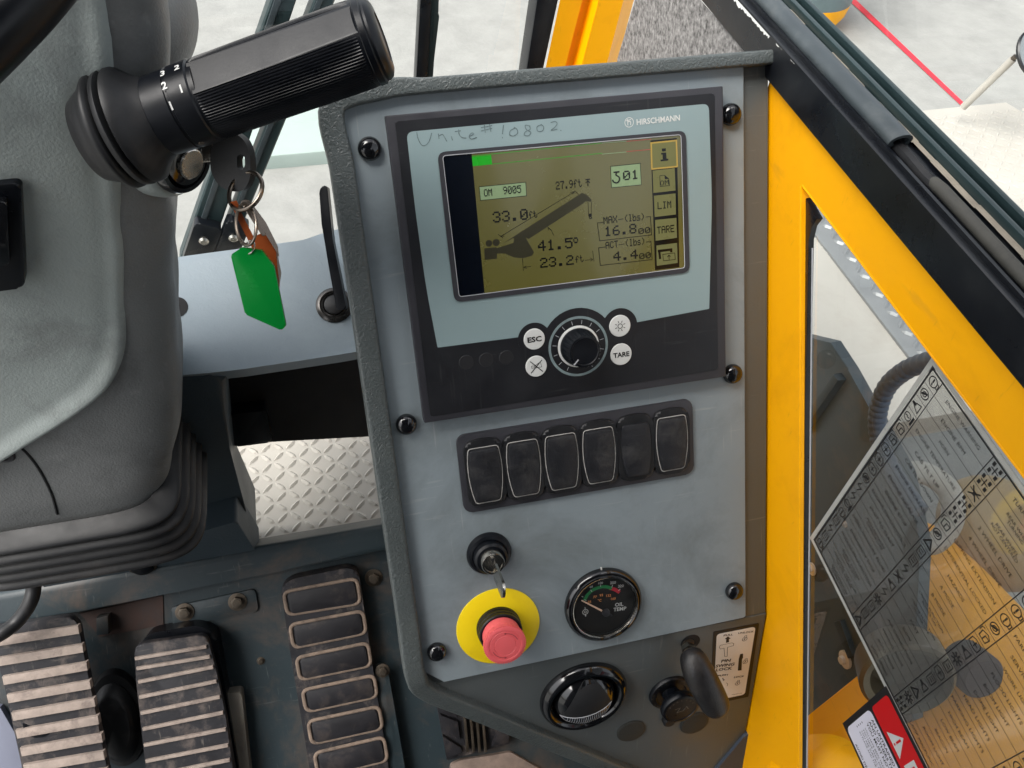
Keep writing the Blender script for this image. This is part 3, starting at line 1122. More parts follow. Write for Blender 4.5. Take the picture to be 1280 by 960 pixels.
# emergency stop
ec = on(FP, 623, 783, 0.001)
FE = lift(FP, ec.x, ec.y)
er = 0.0440
b = B(FE)
b.lathe([(er, 0.0), (er, 0.001), (er - .0006, 0.0014), (0.02, 0.0014)], n=56)
es = b.done('emergency_stop', 'yellow_disc', con)
FE = FE @ Matrix.Diagonal((1.1, 1.1, 1.0, 1))
b = B(FE)
b.lathe([(0.0212, 0.0012), (0.0212, 0.005), (0.0205, 0.0055), (0.0208, 0.006), (0.0208, 0.010), (0.0202, 0.0105), (0.0205, 0.011), (0.0205, 0.0148), (0.0195, 0.0158), (0.015, 0.0158)], n=48)
b.done('collar', 'black_plastic', es)
b = B(FE)
b.lathe([(0.0178, 0.014), (0.0178, 0.0275), (0.0176, 0.0280), (0.0192, 0.0295), (0.0196, 0.0325), (0.0192, 0.0350), (0.0172, 0.0362), (0.0150, 0.0360), (0.0146, 0.0355), (0.0142, 0.0360), (0.0105, 0.0361), (0.0101, 0.0356), (0.0097, 0.0361), (0.0, 0.0363)], n=56)
bt = b.done('button', 'red_button', es)
b = B(FE)
for k in range(56):
    a = 2 * math.pi * k / 56
    b.box(-0.0004, 0.0004, 0.0185, 0.0197, 0.0298, 0.0352, 0, fr=FE @ Matrix.Rotation(a, 4, 'Z'))
b.done('knurl', 'red_button', es)
mat('dark_red', rgb(150, 52, 58), .6, var=.1)
for a0 in (20, 200):
    b = B(FE)
    b.stroke(circ((0, 0), .0124, 10, a0, a0 + 62), .0005, .0363)
    a = R_(a0 + 62)
    c_ = Vector((math.cos(a), math.sin(a))) * .0124
    d_ = Vector((-math.sin(a), math.cos(a)))
    e_ = Vector((math.cos(a), math.sin(a)))
    b.sheet([c_ + d_ * .0022, c_ - e_ * .0011, c_ + e_ * .0011], .03635)
    b.done('turn_arrow', 'dark_red', es, smooth=0)

# oil temperature gauge
gc = on(FP, 755, 757, 0.004)
FGa = lift(FP, gc.x, gc.y)
gr = 0.0425
b = B(FGa)
b.lathe([(gr, 0.0), (gr, 0.003), (gr - .001, 0.006), (gr - .003, 0.0075), (gr - .0042, 0.0068), (gr - .0052, 0.0092), (gr - .0062, 0.0098), (gr - .0072, 0.009), (gr - .0072, 0.003)], n=64, cap=False)
ga = b.done('gauge', 'black_gloss', con)
b = B(FGa)
b.lathe([(gr - .0071, 0.0092), (gr - .0077, 0.0089), (gr - .0082, 0.0055)], n=64, cap=False)
b.done('inner_ring', 'chrome', ga)
b = B(FGa)
b.lathe([(gr - .0080, 0.0030), (0.0, 0.0031)], n=48)
b.done('dial', 'gauge_face', ga)


def gz(pts, n):
    return [on(FGa, 560 + a * .21867, 650 + c * .21867, n) for a, c in pts]


gn = 0.0034
b = B(FGa)
arc = spline([Vector(p) for p in [(782, 455), (800, 425), (832, 398), (872, 383), (905, 382), (932, 390)]], 5)
b.stroke(gz([tuple(p) for p in arc], gn), 0.0036, gn)
b.done('green_band', 'gauge_green', ga, smooth=0)
b = B(FGa)
arc = spline([Vector(p) for p in [(932, 391), (955, 398), (976, 410)]], 4)
b.stroke(gz([tuple(p) for p in arc], gn), 0.0040, gn)
b.done('red_band', 'gauge_red', ga, smooth=0)
b = B(FGa)
gx = (gz([(1000, 520)], gn)[0] - gz([(900, 532)], gn)[0])
for s, a, c, h in (('250', 943, 365, .0030), ('320', 988, 384, .0030), ('100', 873, 366, .0026), ('40', 818, 388, .0026), ('OIL', 978, 492, .0042), ('TEMP', 982, 518, .0042)):
    o = gz([(a, c)], gn)[0]
    b.text(s, o, gx, h, gn + 1e-4, center=True, bold=0.02)
for a, c, a2, c2 in ((772, 440, 765, 436), (822, 408, 815, 400), (872, 380, 872, 370), (936, 384, 940, 372), (975, 402, 984, 394), (790, 460, 780, 455)):
    q = gz([(a, c), (a2, c2)], gn)
    b.stroke(q, 0.0007, gn + 2e-4)
cc = gz([(785, 525)], gn)[0]
b.stroke(circ(cc, 0.0030, 20), 0.0007, gn + 1e-4, closed=True)
b.stroke(circ(cc, 0.0012, 12), 0.0006, gn + 1e-4, closed=True)
b.stroke([cc + Vector((0, .003)), cc + Vector((0, .0055))], 0.0007, gn + 1e-4)
b.stroke([cc - Vector((0, .003)), cc - Vector((0, .0050))], 0.0012, gn + 1e-4)
b.done('lettering', 'white_print', ga, smooth=0)
b = B(FGa)
for s, a, c in (('38', 808, 474), ('77', 840, 446), ('93', 876, 436), ('132', 918, 438), ('160', 945, 456), ('°C', 866, 466)):
    b.text(s, gz([(a, c)], gn)[0], gx, .0028, gn + 1e-4, center=True, bold=0.02)
b.done('orange_lettering', 'gauge_orange', ga, smooth=0)
b = B(FGa)
pv, tip = gz([(905, 532), (764, 460)], .0052)
dq = (tip - pv).normalized()
sq = Vector((-dq.y, dq.x))
st0 = pv + dq * 0.006
b.prism([st0 - sq * .0009, tip - sq * .0006, tip + sq * .0006, st0 + sq * .0009], 0.0048, 0.0054)
b.done('needle', mat('needle', rgb(244, 206, 180), 0.5, var=0.02), ga)
b = B(FGa)
b.lathe([(0.0042, 0.003), (0.0042, 0.0058), (0.003, 0.0066), (0, 0.0066)], lift(FGa, pv.x, pv.y), n=20)
b.prism([pv - dq * .003 - sq * .0012, pv - dq * .008 - sq * .0009, pv - dq * .008 + sq * .0009, pv - dq * .003 + sq * .0012], 0.0046, 0.0054)
b.done('pivot', 'bezel', ga)
b = B(FGa)
b.lathe([(gr - .0078, 0.0072), (0.0, 0.0073)], n=48)
b.done('glass', 'gauge_glass', ga, smooth=0)
b = B(FGa)
b.box(-0.0006, 0.0006, gr - .001, gr + .002, 0.001, 0.0035)
b.done('index_mark', 'white_print', ga)

# round air vent on the lower facet
vc = on(FF, 730, 871, 0.004)
FV = lift(FF, vc.x, vc.y)
vr = 0.0505
b = B(FV)
b.lathe([(vr, 0.0), (vr + .0006, 0.003), (vr - .0006, 0.007), (vr - .003, 0.0105), (vr - .006, 0.0125), (vr - .009, 0.0122), (vr - .012, 0.0095), (vr - .0135, 0.005), (vr - .014, 0.002)], n=64, cap=False)
ven = b.done('air_vent', 'black_gloss', con)
RB, HB = vr - .0140, 0.0245


def dome_h(x, y):
    return 0.0005 + HB * math.sqrt(max(0.0, 1 - (x * x + y * y) / RB ** 2))


b = B(FV)
b.lathe([(RB * math.cos(R_(6 * i)), 0.0005 + HB * math.sin(R_(6 * i))) for i in range(16)], n=56)
b.done('ball', 'black_gloss', ven, smooth=60)
e0, e1 = on(FV, 700, 894, .013), on(FV, 763, 873, .013)
vu = on(FV, 737, 860, .021) - (e0 + e1) / 2
vd = on(FV, 731, 903, .011) - (e0 + e1) / 2


def lens(bb, va, vb, lift_, nt=28, ns=8):
    vs, fs = [], []
    for i in range(nt + 1):
        t = -1 + 2 * i / nt
        c = e0.lerp(e1, i / nt)
        for j in range(ns + 1):
            q = c + (va + (vb - va) * (j / ns)) * (1 - t * t)
            vs.append((q.x, q.y, dome_h(q.x, q.y) + lift_))
    for i in range(nt):
        for j in range(ns):
            fs.append((i * (ns + 1) + j, (i + 1) * (ns + 1) + j, (i + 1) * (ns + 1) + j + 1, i * (ns + 1) + j + 1))
    bb.add(vs, fs)


ZV = Vector((0, 0))
b = B(FV)
lens(b, ZV, vu, .0003)
b.done('mouth', 'void', ven)  # black patch on the solid ball, painting the shade of the opening
b = B(FV)
lens(b, vd, ZV, .0005)
b.done('louver', mat('louver_blue', rgb(26, 28, 38), .3, var=.1), ven)
b = B(FV)
ol = [e0.lerp(e1, i / 24) for i in range(25)] + [e0.lerp(e1, 1 - i / 24) + vd * (1 - (1 - 2 * i / 24) ** 2) for i in range(1, 24)]
b.tube([(p.x, p.y, dome_h(p.x, p.y) + .0006) for p in ol], 0.00045, 6, closed=True)
b.done('louver_rim', 'silver_print', ven)
for k in range(3, 22):
    i = k / 24
    t = -1 + 2 * i
    p0 = e0.lerp(e1, i) + vd * (1 - t * t) * .93
    p1 = e0.lerp(e1, i) + vd * (1 - t * t) * .07
    path = [p0.lerp(p1, s / 4) for s in range(5)]
    B(FV).tube([(p.x, p.y, dome_h(p.x, p.y) + .0006) for p in path], .00028, 5).done('slat', 'silver_print', ven)

# push-pull knob
kc = on(FF, 838, 866, 0.002)
FKn = lift(FF, kc.x, kc.y) @ Matrix.Scale(1.15, 4)
b = B(FKn)
b.lathe([(0.0225, 0.0), (0.0225, 0.002), (0.0212, 0.004), (0.0165, 0.0045), (0.0155, 0.003), (0.0095, 0.003), (0.0085, 0.014), (0.0075, 0.018), (0.0, 0.018)], n=44)
pk = b.done('push_knob', 'black_plastic', con)
kt = on(FF, 850, 884, 0.028)
FKt = lift(FF, kt.x, kt.y, .021) @ Matrix.Scale(1.24, 4)
b = B(FKt)
b.lathe([(0.006, -0.012), (0.0085, -0.003), (0.0160, 0.0), (0.0182, 0.003), (0.0184, 0.006), (0.0172, 0.0082), (0.0150, 0.0086), (0.0146, 0.008), (0.0, 0.0083)], n=44)
b.done('knob_head', 'black_plastic', pk)
b = B(FKt)
for i, s in enumerate('PARKING'):
    a = R_(150 - i * 20)
    q = Vector((math.cos(a), math.sin(a))) * 0.0118
    b.text(s, q, (math.sin(a), -math.cos(a)), .0022, .0087, center=True)
b.stroke([(-0.006, 0.002), (-0.001, 0.003), (-0.004, -0.003), (0.002, -0.002), (0.005, 0.003), (0.007, -0.001)], 0.0008, .0085)
b.done('knob_lettering', mat('faint_print', rgb(92, 88, 80), 0.6, var=0.3, vscale=300), pk, smooth=0)
b = B(FKn)
for i, s in enumerate('PULL TO SET'):
    if s == ' ':
        continue
    a = R_(250 - i * 14)
    q = Vector((math.cos(a), math.sin(a))) * 0.0188
    b.text(s, q, (math.sin(a), -math.cos(a)), .0022, .0046, center=True)
b.done('ring_lettering', 'faint_print', pk, smooth=0)
b = B(FF)
c = on(FF, 837, 903, 0.006)
b.lathe([(0.0078, -0.004), (0.0078, 0.003), (0.006, 0.0045), (0, 0.0047)], lift(FF, c.x, c.y, 0.003), n=24)
b.done('lug', 'rubber', pk)
for px, py, r in ((789, 914, .0178), (868, 904, .0185)):
    c = on(FF, px, py, 0.001)
    B(FF).lathe([(r, 0.0), (r, 0.0012), (r - .001, 0.0022), (r - .003, 0.0026), (0, 0.0027)], lift(FF, c.x, c.y), n=36).done('hole_plug', mat('plug', rgb(46, 46, 42), 0.7, var=0.3, vscale=120, bump=0.3, bscale=400), con)

# swing lock pin lever
c = on(FF, 863, 803, 0.0005)
b = B(FF)
b.lathe([(0.0115, -0.002), (0.0115, 0.0006), (0.0, 0.0006)], lift(FF, c.x, c.y), n=30)
lev = b.done('pin_lever', 'void', con)


def fz(px, py, n):
    p = on(FF, px, py, n)
    return Vector((p.x, p.y, n))


b = B(FF)
b.tube([fz(861, 800, -0.004), fz(859, 810, 0.008), fz(862, 820, 0.022)], 0.0062, 14)
b.done('shaft', 'steel', lev)
b = B(FF)
b.tube([fz(860.5, 811, 0.010), fz(862, 816, 0.018)], 0.0088, 6)
b.done('nut', 'chrome', lev)
gp = spline([fz(862, 815, 0.016), fz(867, 826, 0.026), fz(875, 844, 0.036), fz(885, 864, 0.044), fz(894, 880, 0.049), fz(899, 888, 0.051)], 7)
rr = spline([(0, .0095, 0), (.16, .0148, 0), (.42, .0174, 0), (.70, .0168, 0), (.9, .0138, 0), (1, .004, 0)], 10)


def grip_r(t):
    for a, c in zip(rr, rr[1:]):
        if a.x <= t <= c.x:
            return a.y + (c.y - a.y) * (t - a.x) / max(1e-6, c.x - a.x)
    return rr[-1].y


b = B(FF)
b.tube(gp, grip_r, 22)
b.done('grip', mat('grip_black', rgb(30, 29, 30), 0.42, var=0.3, vscale=60, bump=0.35, bscale=500, dirt=rgb(78, 70, 62), dirt_amt=0.35, dirt_scale=30), lev)

# label beside the lever
b = B(FF)
b.prism(rounded(ons(FF, [(892, 790), (949, 779), (935.5, 871), (888, 881)], .0006), .002), 0.0, 0.0006)
lb = b.done('label_plate', 'black_print', con)
b = B(FF)
b.prism(rounded(ons(FF, [(896, 793), (944.5, 783.5), (931, 868), (892, 876)], .0008), .005), 0.0006, 0.0009)
b.done('label_face', 'label_white', lb)


def lz(pts, n=.001):
    return [on(FF, 880 + a * .15625, 730 + c * .15625, n) for a, c in pts]


b = B(FF)
lx = lz([(160, 405), (235, 395)])
lx = lx[1] - lx[0]
for s, a, c, ln, h in (('PULL', 155, 418, 75, .0026), ('UNLOCK', 272, 400, 125, .0026), ('PIN', 135, 628, 75, .0046), ('SWING', 90, 668, 150, .0046), ('LOCK', 92, 698, 130, .0046), ('PUSH', 108, 740, 80, .0026), ('LOCK', 238, 752, 82, .0026)):
    q = lz([(a, c), (a + ln, c - ln * .12)])
    b.text(s, q[0], q[1] - q[0], h, .00115, length=(q[1] - q[0]).length, bold=0.025)
ar = lz([(175, 470), (178, 440), (165, 440), (192, 418), (213, 437), (200, 440), (200, 465)])
b.sheet(ar, .0011)
b.stroke(lz([(122, 505), (130, 520), (160, 512), (165, 580), (185, 578), (188, 506), (235, 492), (238, 475), (222, 470), (130, 490)]), 0.0005, .00112, closed=True)
b.sheet(lz([(290, 560), (312, 557), (312, 590), (304, 600), (300, 690), (270, 692), (278, 600)]), .0011)
b.stroke(circ(lz([(284, 682)])[0], 0.0017, 14), 0.0008, .00118, closed=True)
for a, c in ((325, 440), (330, 622), (268, 795)):
    o = lz([(a, c)])[0]
    b.stroke(circ(o, 0.0030, 18), 0.0006, .0011, closed=True)
    b.stroke([o + Vector((-.0006, -.001)), o + Vector((.0004, .0012))], 0.0012, .00112)
    b.stroke(spline([o + Vector((-.001, .003)), o + Vector((-.0005, .0052)), o + Vector((.0018, .0052)), o + Vector((.002, .003))], 4), 0.0005, .00113)
b.stroke(lz([(150, 752), (155, 770), (165, 765)]), 0.001, .00113)
b.stroke(lz([(180, 790), (190, 800), (185, 815)]), 0.0005, .00114)
q = lz([(222, 888), (300, 876)])
b.text('M80407170', q[0], q[1] - q[0], .0014, .00115, length=(q[1] - q[0]).length)
b.done('lettering', 'black_print', lb, smooth=0)

# dark box below the console's corner
b = B(FF)
b.prism(rounded(ons(FF, [(893, 965), (918, 936), (932, 919), (948, 914), (985, 990), (885, 990)], .004), [0, 0, .004, .006, 0, 0]), -0.08, 0.004, 0.003, 3)
b.done('corner_box', mat('box_blue', rgb(60, 68, 80), 0.5, var=0.12, bump=0.2, bscale=400), con)

# black flat bar standing in a chromed grommet beside the console
bar = thing('hand_lever', 'flat black lever standing in a chrome ringed grommet beside the console', 'lever', at_depth(417, 380, .95))
g = on(FL, 418, 381, 0.002)
B(FL).lathe([(0.021, 0.0), (0.021, 0.002), (0.019, 0.004), (0.0165, 0.0045), (0.0155, 0.002), (0.0135, 0.0035), (0.0115, 0.001), (0, 0.001)], lift(FL, g.x, g.y), n=40).done('grommet', mat('dark_chrome', rgb(84, 82, 80), .3, metal=.9, var=.2, vscale=60), bar)
B(FL).lathe([(0.0115, 0.0012), (0.0115, 0.0035), (0.009, 0.005), (0, 0.005)], lift(FL, g.x, g.y), n=30).done('boot', 'rubber', bar)
FBR = frame(at_depth(415, 385, .93), cam_dir((1, 0, 0.0)), cam_dir((0, -1, -0.1)))
b = B(FBR)
b.prism(rounded(ons(FBR, [(399, 240), (402, 232), (409, 232), (416, 300), (428, 360), (433, 386), (421, 388), (412, 340), (402, 280)]), [.003, .004, .003, 0, 0, .003, .003, 0, 0]), -0.012, 0.0, 0.003, 3)
b.done('blade', 'black_plastic', bar)
# ================================================================== the crane display
dsp = thing('display_unit', 'wide crane load display with teal front, lit screen and rotary knob', 'display', FP @ Matrix.Translation((0.167, -0.2481, 0)))
b = B(FP)
b.prism(rrect(0.0158, 0.3182, -0.2481, 0.0251, 0.0012, 3), 0.0, 0.012, 0.0016, 2)
b.done('casing', 'bezel', dsp)
FR = lift(FP, 0, 0, 0.0122)
b = B(FR)
b.prism(rounded(ons(FR, [(493.5, 152), (893, 116.5), (897.5, 462), (538, 521)]), .003), -0.001, 0.0003, 0.0002, 1)
b.done('front_film', 'film_black', dsp)
n1 = 0.0006
b = B(FR)
tp = [(508, 165), (886, 129.5), (890, 250), (886.5, 386), (790, 404), (648, 421.5), (547, 434.5), (533, 362), (519, 262)]
b.prism(rounded(ons(FR, tp, n1), [.006, .006, .02, .001, 0, 0, .001, .02, .02]), 0.0, n1)
teal = b.done('teal_panel', 'film_teal', dsp)
b = B(FR)


def rloc(fr, px, py, r, n=0.0):
    return (on(fr, px + r, py, n) - on(fr, px - r, py, n)).length / 2


ECS = [('ESC', 668, 424), ('mute', 670.5, 458), ('sun', 775, 407.5), ('TARE', 776.5, 443)]
KN = (723, 431)
n2 = 0.0009
for px, py, r in ((668, 424, 20.5), (KN[0], KN[1], 45), (775, 407.5, 21.5)):
    c = on(FR, px, py, n2)
    b.prism(circ(c, rloc(FR, px, py, r, n2), 40), 0.0002, n2 - .00002 * len(b.v) / 400)
b.done('keypad_surround', 'film_black', dsp)
# handwriting on the film
b = B(FR)
HW = [[(210, 335), (218, 375), (240, 415), (265, 418), (290, 390), (305, 340)], [(348, 345), (352, 375)], [(350, 360), (372, 348), (385, 362), (402, 392)], [(432, 362), (438, 385)], [(455, 330), (490, 325)],
      [(478, 318), (482, 350), (500, 368), (525, 372)], [(550, 360), (575, 345), (560, 340), (545, 362), (560, 378), (592, 368)], [(622, 305), (690, 292)], [(622, 326), (690, 310)], [(642, 290), (648, 335)],
      [(675, 285), (684, 330)], [(765, 290), (758, 345)], [(757, 366), (759, 371)], [(835, 310), (808, 325), (806, 352), (830, 358), (855, 340), (850, 315), (832, 302)],
      [(935, 295), (905, 290), (912, 318), (940, 335), (925, 356), (898, 352), (905, 332), (935, 315), (930, 292)], [(1010, 285), (980, 300), (985, 328), (1015, 325), (1022, 300), (1005, 285)],
      [(1068, 272), (1095, 265), (1108, 280), (1090, 305), (1070, 322), (1108, 315)], [(1130, 322), (1134, 324)]]
for s in HW:
    pts = [on(FR, 480 + x * .1953, 100 + y * .1953, .0009) for x, y in s]
    pts = spline(pts, 4)
    b.stroke(pts, 0.0008, .00085)
b.done('handwriting', mat('pencil', rgb(96, 112, 115), 0.7, var=0.5, vscale=500), dsp, smooth=0)
# maker's mark
b = B(FR)
q = ons(FR, [(796, 156.2), (850, 150.4)], .0009)
b.text('HIRSCHMANN', q[0], q[1] - q[0], .0048, .00085, length=(q[1] - q[0]).length, bold=0.02)
c = on(FR, 786.5, 153, .0009)
b.stroke(circ(c, .0040, 28), .00055, .00085, closed=True)
b.stroke([c + Vector((-.0013, -.0022)), c + Vector((-.0013, .0026))], .0007, .00085)
b.stroke(spline([c + Vector((-.0013, .0004)), c + Vector((0, .0009)), c + Vector((.0013, .0002)), c + Vector((.0013, -.0022))], 4), .0007, .00086)
b.stroke([c + Vector((-.0027, .0016)), c + Vector((.0016, .0022))], .0006, .00087)
b.done('maker_mark', 'white_print', dsp, smooth=0)


# ---- screen, laid out in the zoomed picture's coordinates
def S(a, c, n):
    return on(FR, 540 + a * .265625, 165 + c * .265625, n)


def SS(pts, n):
    return [S(a, c, n) for a, c in pts]


n3 = 0.0018
b = B(FR)
oc = rounded(SS([(25, 95), (1195, -8), (1213, 660), (106, 803)], n3), .0075)
ic = rounded(SS([(50, 112), (1172, 12), (1190, 640), (128, 776)], n3), .003)
vs = [(p.x, p.y, n3) for p in oc] + [(p.x, p.y, n3) for p in ic] + [(p.x, p.y, -.003) for p in ic] + [(p.x, p.y, 0) for p in oc]
n = len(oc)
fs = []
for i in range(n):
    j = (i + 1) % n
    fs += [(i, j, n + j, n + i), (n + i, n + j, 2 * n + j, 2 * n + i), (3 * n + i, 3 * n + j, j, i)]
b.add(vs, fs)
b.done('screen_bezel', 'bezel', dsp)
b = B(FR)
b.tube([(p.x, p.y, n3 - .0001) for p in ic], 0.00035, 6, closed=True)
b.done('bezel_line', 'silver_print', dsp)
ns_ = 0.0009
b = B(FR)
b.sheet(SS([(50, 112), (1172, 12), (1190, 640), (128, 776)], ns_), ns_)
scr = b.done('screen', 'lcd', dsp, smooth=0)
n4 = ns_ + .0001
b = B(FR)
b.sheet(SS([(50, 112), (186, 100), (248, 762), (128, 776)], n4), n4)
for y in ((1030, 170, 1145, 160), (1038, 285, 1150, 275), (1042, 400, 1152, 390), (1046, 520, 1156, 505)):
    pass
b.done('dark_band', 'lcd_dark', scr, smooth=0)
b = B(FR)
b.sheet(SS([(188, 116), (278, 108), (283, 150), (192, 161)], n4), n4)
b.stroke(SS([(188, 113), (800, 52)], n4), .0004, n4 + 1e-5)
b.stroke(SS([(193, 160), (800, 100)], n4), .0004, n4 + 1e-5)
b.done('load_bar', 'lcd_green', scr, smooth=0)
b = B(FR)
b.stroke(SS([(915, 44), (1030, 34)], n4), .0005, n4 + 1e-5)
b.stroke(SS([(915, 92), (1030, 82)], n4), .0005, n4 + 1e-5)
b.done('limit_lines', 'lcd_red', scr, smooth=0)
b = B(FR)
b.stroke(SS([(800, 52), (915, 43)], n4), .0005, n4 + 1e-5)
b.stroke(SS([(800, 104), (915, 94)], n4), .0005, n4 + 1e-5)
b.done('pale_lines', 'lcd_box', scr, smooth=0)
for nm, q in (('mode_box', [(222, 258), (441, 236), (445, 300), (228, 322)]), ('hook_box', [(840, 162), (980, 147), (985, 248), (845, 262)])):
    b = B(FR)
    b.sheet(SS(q, n4), n4)
    b.done(nm, 'lcd_box', scr, smooth=0)
keys = [(1031, 52, 1150, 40, 1154, 162, 1035, 174), (1038, 182, 1142, 170, 1146, 275, 1042, 287), (1044, 300, 1146, 289, 1148, 388, 1048, 400), (1050, 414, 1150, 404, 1153, 498, 1052, 512), (1056, 534, 1153, 522, 1156, 616, 1058, 630)]
b = B(FR)
b.sheet(SS([(1028, 40), (1152, 28), (1164, 636), (1050, 650)], n4), n4)
b.done('key_column', 'lcd_ink', scr, smooth=0)
n5 = n4 + .0001
for i, k in enumerate(keys):
    b = B(FR)
    b.sheet(SS([(k[0], k[1]), (k[2], k[3]), (k[4], k[5]), (k[6], k[7])], n5), n5)
    b.done('soft_key', 'lcd_button', scr, smooth=0)
    if i == 0:
        b = B(FR)
        b.stroke(SS([(k[0], k[1]), (k[2], k[3]), (k[4], k[5]), (k[6], k[7])], n5), .0014, n5 + 3e-5, closed=True)
        b.done('key_frame', 'lcd_amber', scr, smooth=0)
b = B(FR)
n6 = n5 + .00008


def ptx(s, a, c, a2, c2, h):
    """pixel lettering: baseline from (a,c) to (a2,c2), height h in zoomed pixels"""
    p, q = S(a, c, n6), S(a2, c2, n6)
    up = S(a - h * .10, c - h, n6) - p
    b.pixtext(s, p, q - p, (S(a, c - h, n6) - p).length, n6, length=(q - p).length)


ptx('33.0', 288, 428, 452, 412, 52)
ptx('ft', 458, 408, 496, 402, 34)
ptx('OM', 246, 304, 284, 300, 34)
ptx('9005', 336, 294, 420, 286, 36)
ptx('41.5', 500, 562, 662, 546, 50)
ptx('*', 668, 545, 690, 542, 48)
ptx('23.2', 510, 640, 666, 624, 46)
ptx('ft', 676, 616, 714, 610, 32)
ptx('16.8', 812, 492, 962, 476, 46)
ptx('00', 972, 482, 1028, 474, 28)
ptx('4.4', 854, 608, 968, 596, 44)
ptx('00', 976, 600, 1030, 592, 28)
ptx('MAX', 808, 434, 872, 426, 34)
ptx('(lbs)', 906, 424, 1000, 414, 34)
ptx('ACT', 818, 550, 876, 542, 32)
ptx('(lbs)', 910, 540, 1002, 529, 34)
ptx('LIM', 1062, 364, 1126, 357, 34)
ptx('TARE', 1060, 480, 1140, 470, 34)
ptx('OM', 1074, 252, 1114, 247, 22)
ptx('27.9ft', 584, 272, 706, 258, 38)
ptx('^', 724, 256, 744, 254, 34)
ptx('01', 900, 228, 972, 220, 44)
for q in ([(805, 425), (778, 428), (789, 512), (1034, 484), (1028, 398), (1006, 400)], [(815, 541), (784, 545), (792, 628), (1036, 600), (1030, 515), (1008, 518)]):
    b.stroke(SS(q, n6), .00055, n6)
for q in ([(876, 412), (900, 409)], [(880, 530), (904, 527)]):
    b.stroke(SS(q, n6), .0005, n6)
for q in ([(222, 258), (441, 236), (445, 300), (228, 322)], [(840, 162), (980, 147), (985, 248), (845, 262)]):
    b.stroke(SS(q, n6), .0004, n6, closed=True)
# hook mark, key icons, dimension lines
b.stroke(SS([(856, 190), (880, 187)], n6), .0013, n6)
b.stroke(spline(SS([(869, 190), (866, 202), (880, 212), (882, 226), (872, 238), (856, 236), (850, 226)], n6), 4), .0012, n6 + 4e-5)
b.sheet(SS([(1082, 78), (1100, 76), (1100, 90), (1082, 92)], n6), n6)
b.sheet(SS([(1078, 98), (1102, 96), (1104, 126), (1112, 126), (1112, 134), (1076, 138), (1076, 130), (1086, 129), (1085, 106), (1078, 106)], n6), n6)
b.stroke(SS([(1072, 206), (1094, 203), (1114, 220), (1118, 252), (1074, 256)], n6), .0005, n6, closed=True)
b.sheet(SS([(1094, 203), (1114, 220), (1096, 222)], n6), n6)
b.stroke(SS([(1066, 560), (1126, 553), (1126, 562)], n6), .0022, n6)
b.stroke(SS([(1070, 565), (1073, 594)], n6), .0020, n6)
b.stroke(SS([(1086, 576), (1142, 569), (1145, 600), (1089, 606)], n6), .0005, n6, closed=True)
b.stroke(SS([(1116, 602), (1115, 580)], n6), .0006, n6)
b.stroke(SS([(1108, 588), (1115, 579), (1122, 586)], n6), .0006, n6)
for q in ([(322, 492), (672, 280)], [(312, 482), (334, 498)], [(672, 276), (690, 294)], [(426, 596), (430, 652)], [(756, 560), (762, 608)], [(432, 637), (464, 633)], [(720, 604), (754, 600)], [(340, 482), (322, 492), (340, 490)], [(652, 284), (672, 280), (660, 292)],
          [(444, 630), (432, 637), (446, 642)], [(744, 592), (756, 600), (746, 608)], [(545, 448), (562, 462), (572, 486)], [(560, 462), (546, 450), (548, 462)]):
    b.stroke(SS(q, n6), .00038, n6 + .00002)
b.stroke(spline(SS([(740, 402), (744, 408), (752, 404), (746, 396)], n6), 3), .0007, n6)
b.stroke(SS([(734, 330), (738, 396)], n6), .0004, n6)
b.stroke(SS([(750, 328), (750, 392)], n6), .0004, n6)
b.prism(circ(S(744, 392, n6), .0016, 12), n5, n6)
b.done('lettering', 'lcd_ink', scr, smooth=0)
b = B(FR)
b.sheet(SS([(335, 524), (706, 286), (726, 294), (750, 318), (748, 328), (722, 326), (712, 336), (455, 503), (440, 496), (380, 500)], n5), n5)
b.sheet(SS([(300, 548), (384, 522), (386, 500), (440, 495), (480, 566), (470, 582), (430, 594), (385, 590), (345, 572), (300, 572)], n5 + 2e-5), n5 + 2e-5)
for c_, r_ in (((268, 524), .0030), ((302, 520), .0032)):
    b.prism(circ(S(*c_, n5), r_, 16), n4, n5 + 1e-5)
b.prism(rounded(SS([(246, 548), (304, 542), (306, 596), (248, 602)], n5), .001), n4, n5 + 1e-5)
b.done('crane_drawing', 'lcd_grey', scr, smooth=0)

